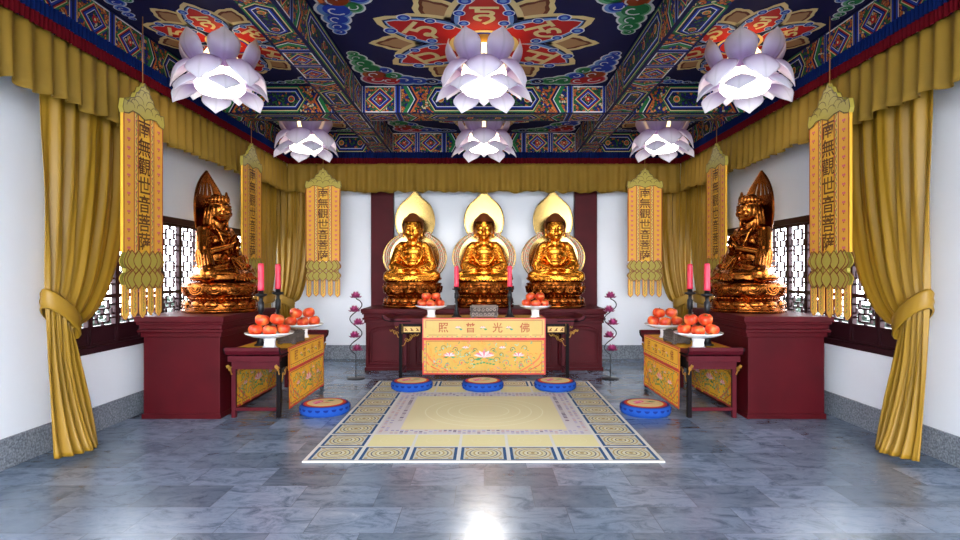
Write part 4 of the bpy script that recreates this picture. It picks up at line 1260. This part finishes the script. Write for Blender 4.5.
    for P2 in (side(1), side(1, -1), side(-1, -1)):
        i = len(P.v); P.v += P2.v; P.f += [tuple(i + k for k in f) for f in P2.f]; P.c += P2.c
    P.map = lambda u, v, h: (u, v, H + .008 + h)
    P.grid(-W / 2, W / 2, -hd, hd, 6, 3, CY, 0); P.frame(-W / 2, W / 2, -hd, hd, .02, C(214, 66, 60), 1)
    o = P.build('altar_cloth', M_cloth)
    bpy.data.objects.remove(o_)
    return o
CT = (0, 8.42, 0)      # centre of the altar table
tb = make_table(2.86, .56, .845, 1.73, 1.18, ''); tb.location = (.0, 8.44, 0)
tag(tb, 'wide dark altar table with upturned ends before the long podium', 'table', 'altar tables')
cl = make_cloth(1.73, .56, .845, .785); cl.location = (0, 8.44, 0)
tag(cl, 'yellow embroidered altar cloth with lotus flowers on the wide central table', 'altar cloth', 'embroidered altar cloths')
st = make_table(1.84, .55, .69, 1.33, .79, ''); scl = make_cloth(1.33, .55, .69, .635, C(246, 184, 44), C(246, 190, 60))
SX, SY = 2.345, 6.77
for k, s in enumerate((-1, 1)):
    sd = ('left', 'right')[k]
    o = st if k == 0 else copy_tree(st)
    o.location = (s * SX, SY, 0); o.rotation_euler.z = -s * PI / 2
    tag(o, 'small maroon altar table beside the tall podium on the ' + sd, 'table', 'altar tables')
    o = scl if k == 0 else copy_tree(scl)
    o.location = (s * SX, SY, 0); o.rotation_euler.z = -s * PI / 2
    tag(o, 'yellow embroidered altar cloth hanging from the small table on the ' + sd, 'altar cloth', 'embroidered altar cloths')

# ------------------------------------------------------------------ things on the tables
def make_bowl():
    t = empty('fruit_stand')
    bm = bmesh.new(); lathe(bm, [(0, .105), (.09, .108), (.17, .125), (.235, .152), (.25, .165), (.243, .170), (.225, .160), (.16, .138), (.08, .122), (0, .118)], 48)
    obj('dish', bm, M_porc, t, True)
    bm = bmesh.new(); lathe(bm, [(0, 0), (.075, 0), (.078, .012), (.062, .02), (.058, .06), (.066, .10), (.07, .108), (0, .11)], 36); obj('pedestal', bm, M_porc, t, True)
    return t
bowl0 = make_bowl(); used = [False]
bm = bmesh.new()
R = .072
prof = [(0, -.052), (.02, -.056), (.045, -.050), (.066, -.028), (.0725, 0), (.068, .028), (.052, .046), (.03, .052), (.014, .046), (0, .040)]
lathe(bm, prof, 40, (0, 0, 0), (.035, 5)); fruit_mesh_obj = obj('persimmon', bm, M_fruit, None, True)
bm = bmesh.new(); lathe(bm, [(0, .04), (.012, .046), (.02, .052), (.006, .055), (.004, .062), (0, .062)], 5); calyx = obj('stalk', bm, simple('brown stalk', C(96, 74, 30), .7), fruit_mesh_obj)
fused = [False]
FP = [(-.136, -.02, .193, 'bottom left'), (0, -.098, .188, 'bottom middle'), (.136, -.02, .193, 'bottom right'), (-.076, -.008, .292, 'top left'), (.072, .0, .294, 'top right')]
bowls = [(-.755, 8.32, .845, 'left bowl on the wide central table', 0, .92), (.735, 8.32, .845, 'right bowl on the wide central table', 0, .92),
         (-2.25, 6.09, .69, 'nearer bowl on the small left table', -.37, 1), (-2.22, 7.10, .69, 'farther bowl on the small left table', -.31, 1),
         (2.25, 6.09, .69, 'nearer bowl on the small right table', .37, 1), (2.22, 7.10, .69, 'farther bowl on the small right table', .31, 1)]
rf = random.Random(5)
for x, y, z, lb, view, k in bowls:
    o = copy_tree(bowl0) if used[0] else bowl0; used[0] = True
    z += .010; lift = .008
    o.location = (x, y, z); o.scale = (k, k, 1)
    tag(o, 'white footed fruit dish, the ' + lb, 'dish', 'white fruit stands')
    for fx, fy, fz, fl in FP:
        f = copy_tree(fruit_mesh_obj) if fused[0] else fruit_mesh_obj; fused[0] = True
        ca, sa = math.cos(-view), math.sin(-view)
        fx2, fy2 = fx * k * ca - fy * k * sa, fx * k * sa + fy * k * ca
        f.location = (x + fx2, y + fy2, z + lift + fz - (0.004 if k < 1 and fz > .2 else 0)); q = rf.uniform(.97, 1.03) * (k if k == 1 else .94); f.scale = (q, q, q)
        f.rotation_euler = (rf.uniform(-.1, .4), rf.uniform(-.25, .25), rf.uniform(0, 6))
        tag(f, 'orange-red persimmon at the %s of the pile, %s' % (fl, lb), 'persimmon', 'persimmons in the bowls')

def make_stick(H):
    t = empty('candlestick'); k = H / .42
    bm = bmesh.new()
    lathe(bm, [(0, 0), (.07, 0), (.072, .012), (.05, .022), (.04, .05), (.032, .09 * k), (.022, .11 * k), (.03, .125 * k), (.018, .14 * k), (.02, .25 * k), (.032, .26 * k), (.032, .33 * k), (.02, .34 * k), (.02, .37 * k), (.062, .38 * k), (.064, .392 * k), (.03, .395 * k), (.026, H), (0, H)], 28)
    obj('stem', bm, M_iron, t, True)
    return t
def make_candle():
    t = empty('candle')
    bm = bmesh.new(); lathe(bm, [(0, 0), (.036, 0), (.034, .02), (.032, .27), (.028, .295), (.012, .29), (0, .288)], 24); obj('wax', bm, M_candle, t, True)
    bm = bmesh.new(); tube(bm, [(0, 0, .285), (.002, 0, .305)], .003, 6); obj('wick', bm, M_iron, t)
    return t
sA, sB, cA = make_stick(.435), make_stick(.60), make_candle(); ua = ub = uc = False
for x, y, z, H, pos, wd_ in ((-.395, 8.34, .855, .435, 'left of the burner on the central table', 0), (.37, 8.34, .855, .435, 'right of the burner on the central table', 0),
                         (-2.43, 6.32, .70, .60, 'nearer of two on the small left table', 1), (-2.43, 6.84, .70, .60, 'farther of two on the small left table', 1),
                         (2.43, 6.32, .70, .60, 'nearer of two on the small right table', 1), (2.43, 6.84, .70, .60, 'farther of two on the small right table', 1)):
    if wd_: o = copy_tree(sB) if ub else sB; ub = True
    else: o = copy_tree(sA) if ua else sA; ua = True
    o.location = (x, y, z); tag(o, 'black turned candlestick, ' + pos, 'candlestick', 'black candlesticks')
    o = copy_tree(cA) if uc else cA; uc = True
    o.location = (x, y, z + H - .001); tag(o, 'thick red candle on black candlestick, ' + pos, 'candle', 'red candles')
# carved incense burner
def make_burner(W, D, H, mb, mc):
    t = empty('incense_burner')
    bm = bmesh.new(); box(bm, -W / 2, W / 2, -D / 2, D / 2, .015, H, .02)
    for sx in (-1, 1):
        for sy in (-1, 1): box(bm, sx * W * .42 - .02, sx * W * .42 + .02, sy * D * .38 - .02, sy * D * .38 + .02, 0, .02)
    obj('box', bm, mb, t)
    def spiral(bm, f, cu, cv, r, ph):
        tube(bm, [f(cu + r * (1 - .09 * a) * math.cos(a + ph), cv + r * (1 - .09 * a) * math.sin(a + ph)) for a in [m * .6 for m in range(12)]], .0055, 6)
    for f, w_, nm in ((lambda u, v: (u, -D / 2, v), W, 0), (lambda u, v: (u, D / 2, v), W, 0), (lambda u, v: (-W / 2, u, v), D, 0), (lambda u, v: (W / 2, u, v), D, 0), (lambda u, v: (u, (v - H / 2) * D / H * .9, H), W, 1)):
        bm = bmesh.new(); n = max(2, int(w_ / .058))
        for k in range(n):
            for q, z in enumerate((.28, .70)):
                spiral(bm, f, -w_ * .43 + w_ * .86 * (k + .25 + .5 * (q % 2)) / n, H * z, .024, k * 1.3 + q)
        tube(bm, [f(-w_ * .46, H * .93), f(w_ * .46, H * .93)], .006, 6); tube(bm, [f(-w_ * .46, H * .14), f(w_ * .46, H * .14)], .006, 6)
        obj('carving', bm, mc, t, True)
    return t
M_stoned = simple('dark stone ground', C(86, 75, 69), .8, noise=.3, nscale=20)
M_stonel = simple('lightened carving', C(168, 150, 138), .7, noise=.2, nscale=20)
M_stonem = simple('dull carving', C(84, 72, 66), .7, noise=.2, nscale=20)
o = make_burner(.385, .2, .165, M_stoned, M_stonel); o.location = (-.0, 8.27, .855)  # crevice shade put into the colours: dark box, paler carving
tag(o, 'carved grey stone incense burner, middle of the wide central table', 'incense burner', 'carved incense burners')
b0 = make_burner(.36, .2, .13, M_stoned, M_stonem)
for k, s in enumerate((-1, 1)):
    o = b0 if k == 0 else copy_tree(b0)
    o.location = (s * 2.19, 6.60, .70); o.rotation_euler.z = -s * PI / 2
    tag(o, 'dark carved incense burner between the fruit dishes on the %s table' % ('left', 'right')[k], 'incense burner', 'carved incense burners')

# ------------------------------------------------------------------ lotus floor stands
def flower(bm, c, r):
    for ring, (n, rr, up, k) in enumerate(((8, 1.0, .25, 1), (8, .72, .7, .9), (6, .4, 1.0, .7))):
        for i in range(n):
            a = 2 * PI * (i + .5 * (ring % 2)) / n; ca, sa = math.cos(a), math.sin(a)
            base = Vector(c) + Vector((ca * r * .1, sa * r * .1, 0)); tip = Vector(c) + Vector((ca * r * rr, sa * r * rr, r * up))
            mid = (base + tip) / 2 + Vector((ca * r * .12, sa * r * .12, -r * .08)); sd = Vector((-sa, ca, 0)) * r * .34 * k
            inn = Vector((-ca * .25, -sa * .25, .35)).normalized() * r * .07
            vs = [bm.verts.new(p) for p in (base, mid + sd + inn, tip, mid - sd + inn, mid - inn)]
            bm.faces.new((vs[0], vs[1], vs[4])); bm.faces.new((vs[1], vs[2], vs[4])); bm.faces.new((vs[2], vs[3], vs[4])); bm.faces.new((vs[3], vs[0], vs[4]))
            bm.faces.new((vs[0], vs[3], vs[2], vs[1]))
def make_stand(sg):
    t = empty('lotus_stand')
    bm = bmesh.new(); lathe(bm, [(0, 0), (.125, 0), (.127, .008), (.11, .015), (.02, .02), (0, .022)], 32); obj('base', bm, M_iron, t, True)
    bm = bmesh.new()
    pts = [(0, 0, .01), (0, 0, .2), (0, 0, .34)]
    for k in range(1, 41):
        q = k / 40; pts.append((sg * -.085 * math.sin(q * PI * 4) * (1 if q < .96 else .4), 0, .34 + .80 * q))
    tube(bm, pts, .0075, 8); obj('stem', bm, M_iron, t, True)
    for k, (x, z) in enumerate(((.02, .40), (-.015, .585), (.035, .765), (-.02, .945), (.0, 1.14))):
        bm = bmesh.new(); flower(bm, (0, 0, 0), .092); lathe(bm, [(0, -.006), (.025, 0), (.03, .015), (0, .018)], 10)
        o = obj('lotus_flower', bm, M_purple, t); o.location = (sg * x, -.01, z)
    return t
for s, nm in ((-1, 'left'), (1, 'right')):
    o = make_stand(1); o.location = (s * 1.80, 8.15, 0)
    if s > 0: o.location.x = 1.775
    tag(o, 'tall black stand of five purple metal lotus flowers, %s of the altar' % nm, 'lotus stand', 'purple lotus floor stands')

# ------------------------------------------------------------------ rug and cushions
def rug():
    x0, x1, y0, y1 = -1.432, 1.425, 4.56, 7.93; T = .010
    cx_, cy_ = 0, (y0 + y1) / 2
    P = Paint(lambda u, v, h: (u, v - cy_, T + h), .0006)
    P.box(x0, x1, y0 - cy_, y1 - cy_, 0, T, C(214, 212, 206))
    BT = C(52, 84, 124); CR = C(206, 198, 170); PY = C(222, 212, 160); LAV = C(172, 164, 182)
    nx, ny = 7, 9; tw, th = (x1 - x0 - .03) / nx, (y1 - y0 - .03) / ny
    def tile(i, j):
        a, b = x0 + .015 + i * tw, y0 + .015 + j * th; g = .016
        P.rect(a + g, a + tw - g, b + g, b + th - g, BT, 1); P.rect(a + g + .025, a + tw - g - .025, b + g + .02, b + th - g - .02, C(198, 194, 176), 2)
        cu, cv = a + tw / 2, b + th / 2
        for r, c in ((.150, C(176, 150, 104)), (.138, CR), (.118, C(96, 98, 112)), (.108, C(204, 196, 160)), (.085, C(176, 154, 108)), (.072, C(212, 206, 180)), (.05, C(120, 104, 92)), (.04, C(206, 196, 156)), (.018, C(150, 120, 80))):
            P.disc(cu, cv, r, c, 3 + (.15 - r) * 30, 24)
        for sx in (-1, 1):
            for sy in (-1, 1): P.disc(cu + sx * .135, cv + sy * .125, .018, C(176, 150, 104), 3, 6)
    for i in range(nx):
        for j in range(ny):
            if i in (0, nx - 1) or j in (0, ny - 1): tile(i, j)
    # inner row of plain cream tiles at front and back
    for i in range(1, nx - 1):
        for j in (1, ny - 2):
            a, b = x0 + .015 + i * tw, y0 + .015 + j * th
            P.rect(a + .012, a + tw - .012, b + .012, b + th - .012, PY, 1)
            P.ring(a + tw / 2, b + th / 2, .10, .106, C(226, 216, 170), 2); P.ring(a + tw / 2, b + th / 2, .05, .055, C(226, 216, 170), 2)
    a0, a1, b0, b1 = x0 + .015 + tw + .012, x1 - .015 - tw - .012, y0 + .015 + 2 * th + .012, y1 - .015 - 2 * th - .012
    P.rect(a0, a1, b0, b1, C(206, 198, 200), 1)
    rr = random.Random(3)
    def mosaic(ua, ub, va, vb, pal, s=.045):
        n, m = max(1, round((ub - ua) / s)), max(1, round((vb - va) / s))
        for i in range(n):
            for j in range(m):
                u, v = ua + (ub - ua) * (i + .5) / n, va + (vb - va) * (j + .5) / m
                P.rect(u - s * .32, u + s * .32, v - s * .3, v + s * .3, rr.choice(pal), 2)
    p1 = [C(176, 168, 196), C(206, 190, 176), C(150, 142, 176), C(206, 198, 198), C(196, 160, 156)]; p2 = [C(104, 84, 108), C(120, 96, 120), C(180, 170, 170), C(96, 86, 116)]
    f0, f1 = b0 + .15, b1 - .22
    mosaic(a0 + .01, a0 + .11, b0 + .01, b1 - .01, p1); mosaic(a1 - .11, a1 - .01, b0 + .01, b1 - .01, p1)
    mosaic(a0 + .12, a0 + .20, f0 + .3, f1 - .01, p2, .06); mosaic(a1 - .20, a1 - .12, f0 + .3, f1 - .01, p2, .06)
    mosaic(a0 + .12, a1 - .12, b0 + .01, f0 - .01, p1 + p2[:1]); mosaic(a0 + .12, a1 - .12, f1 + .01, b1 - .01, p1 + p2[:1])
    P.rect(a0 + .21, a1 - .21, f0, f1, C(222, 210, 166), 3)
    for r in (.62, .5, .38, .26): P.ring(0, (f0 + f1) / 2, r, r + .012, C(230, 222, 186), 4, 40)
    P.v = [(v[0], v[1] if k < 8 else v[1], v[2]) for k, v in enumerate(P.v)]
    # shift paint (made in world y) to the rug's own centre
    o = P.build('rug', M_carpet); o.location = (0, cy_, .001)
    return tag(o, 'large cream rug with a blue and white tiled border of medallions', 'rug')
rug()
def make_cushion():
    t = empty('kneeling_cushion')
    P = Paint(); R = .262
    prof = [(0, .0), (.235, .0), (.255, .012), (.265, .04), (.262, .075), (.25, .095), (.235, .102)]
    n = 64; BL = C(34, 78, 164)
    P.v = [(r * math.cos(2 * PI * i / n), r * math.sin(2 * PI * i / n), z) for r, z in prof[1:] for i in range(n)]
    m = len(prof) - 1
    for k in range(m - 1):
        for i in range(n):
            P.f.append((k * n + i, k * n + (i + 1) % n, (k + 1) * n + (i + 1) % n, (k + 1) * n + i)); P.c.append(BL)
    P.f.append(tuple(range(n))); P.c.append(BL)
    # scalloped darker cloud band on the side
    for q in range(20):
        a = 2 * PI * q / 20
        P.map = lambda u, v, h, a=a: ((.2665 + h) * math.cos(a + u / .2665), (.2665 + h) * math.sin(a + u / .2665), v)
        P.add([(-.028, .078), (-.02, .060), (0, .052), (.02, .060), (.028, .078)], C(22, 44, 120), 0)
    P.build('side_cover', M_carpet, t, smooth=True)
    P = Paint(lambda u, v, h: (u, v, .102 + .012 * (1 - (u * u + v * v) / .06) + h), .0012)
    for k in range(64):
        for r0, r1, c in ((.0, .06, 4), (.06, .12, 4), (.12, .178, 4), (.178, .186, 3), (.186, .205, 2), (.205, .222, 1), (.222, .245, 0)):
            a, b = 2 * PI * k / 64, 2 * PI * (k + 1) / 64
            cc = (C(54, 46, 110), C(190, 44, 60), C(214, 84, 36), C(236, 196, 110), C(222, 196, 146))[c]
            P.add([(r0 * math.cos(a), r0 * math.sin(a)), (r1 * math.cos(a), r1 * math.sin(a)), (r1 * math.cos(b), r1 * math.sin(b)), (r0 * math.cos(b), r0 * math.sin(b))], cc, 0)
    for k in range(5):
        a = k * .5 - .2
        P.add([(-.03, -.02), (-.03 + .09 * math.cos(a + 2.2), -.02 + .09 * math.sin(a + 2.2)), (-.03 + .11 * math.cos(a + 1.9), -.02 + .10 * math.sin(a + 1.9)), (-.03 + .06 * math.cos(a + 1.4), -.02 + .06 * math.sin(a + 1.4))], (C(226, 90, 130), C(240, 170, 180))[k % 2], 1.5 + .2 * k)
    P.add([(.0, .0), (.05, .05), (.11, .05), (.08, .01)], C(60, 130, 70), 2); P.add([(-.1, -.06), (.02, -.05), (.1, -.03), (.02, -.075)], C(220, 70, 80), 2)
    P.build('embroidered_top', M_carpet, t)
    return t
cu0 = make_cushion()
for k, (x, y, z, lb) in enumerate(((-.918, 7.38, .018, 'left cushion of the row of three before the central table'), (-.016, 7.38, .018, 'middle cushion of the row of three before the central table'), (.905, 7.38, .018, 'right cushion of the row of three before the central table'),
                                (-1.70, 6.2, .001, 'cushion on the bare floor beside the left small table'), (1.715, 6.17, .001, 'cushion on the bare floor beside the right small table'))):
    o = cu0 if k == 0 else copy_tree(cu0)
    o.location = (x, y, z); tag(o, 'round blue kneeling ' + lb, 'cushion', 'round blue kneeling cushions')
    if k: o.rotation_euler.z = (0, 0, 0, .3, -.2)[k]

# ------------------------------------------------------------------ outside the windows
bm = bmesh.new(); box(bm, -30, 30, -25, 30, -.4, -.21); obj('ground', bm, simple('pale paving', C(170, 172, 170), .8, noise=.1), kind='structure')
M_leaf = simple('hedge leaf', C(44, 58, 48), .6, noise=.4, nscale=4)
for s, nm in ((-1, 'left'), (1, 'right')):
    rr = random.Random(s + 4); bm = bmesh.new()
    box(bm, -.3, .3, -4.4, 4.4, 0, .95)
    for k in range(5200):
        y = rr.uniform(-4.5, 4.5); top = 1.0 + .14 * math.sin(y * 2.3) + .08 * math.sin(y * 7)
        if rr.random() < .3: p = Vector((rr.uniform(-.36, .36), y, top))
        else: p = Vector((rr.choice((-1, 1)) * (.33 + rr.uniform(0, .08)), y, rr.uniform(0, top)))
        u = Vector((rr.uniform(-1, 1), rr.uniform(-1, 1), rr.uniform(-1, 1))).normalized() * .06; v = u.cross(Vector((rr.random(), rr.random(), rr.random() + .1))).normalized() * .035
        vs = [bm.verts.new(q) for q in (p - u, p + v, p + u, p - v)]; bm.faces.new(vs)
    o = obj('hedge', bm, M_leaf); o.location = (s * 6.3, 8.2, -.21)
    tag(o, 'clipped green hedge outside the lattice windows on the ' + nm, 'hedge', 'hedges outside the windows')

# ------------------------------------------------------------------ light and camera
w = bpy.data.worlds.new('daylight'); sc.world = w; w.use_nodes = True
bg = w.node_tree.nodes['Background']; bg.inputs['Color'].default_value = (.89, .94, 1, 1); bg.inputs['Strength'].default_value = 13
def spot(name, loc, target, power, size, rad, c=(1, .93, .82)):
    l = bpy.data.lights.new(name, 'SPOT'); l.energy = power; l.spot_size = math.radians(size); l.spot_blend = .6; l.shadow_soft_size = rad; l.color = c
    o = bpy.data.objects.new(name, l); col.objects.link(o); o.location = loc
    o.rotation_euler = (Vector(target) - Vector(loc)).to_track_quat('-Z', 'Y').to_euler()
    return o
for x in (-1.145, 0, 1.145):
    spot('altar_spotlight', (x * .9, 7.66, 3.40), (x, 9.3, 1.6), 40, 60, .04)
spot('added_floor_spot', (0, 9.25, 3.22), (0, 3.7, 0), 200, 34, .07, (1, .98, .95))  # unseen spot, added for the bright streak on the floor
cam = bpy.data.cameras.new('camera'); co = bpy.data.objects.new('camera', cam); col.objects.link(co)
co.location = (0, 0, 1.5); co.rotation_euler = (PI / 2, 0, 0)
cam.sensor_width = 36; cam.lens = 36 * 580 / 960; cam.shift_x = -4 / 960; cam.shift_y = 2 / 960; cam.clip_start = .05; cam.clip_end = 200
sc.camera = co
sc.cycles.caustics_reflective = False; sc.cycles.caustics_refractive = False
sc.view_settings.view_transform = 'Standard'; sc.view_settings.look = 'None'; sc.view_settings.gamma = 1; sc.view_settings.exposure = 0.5
sc.view_settings.use_curve_mapping = False
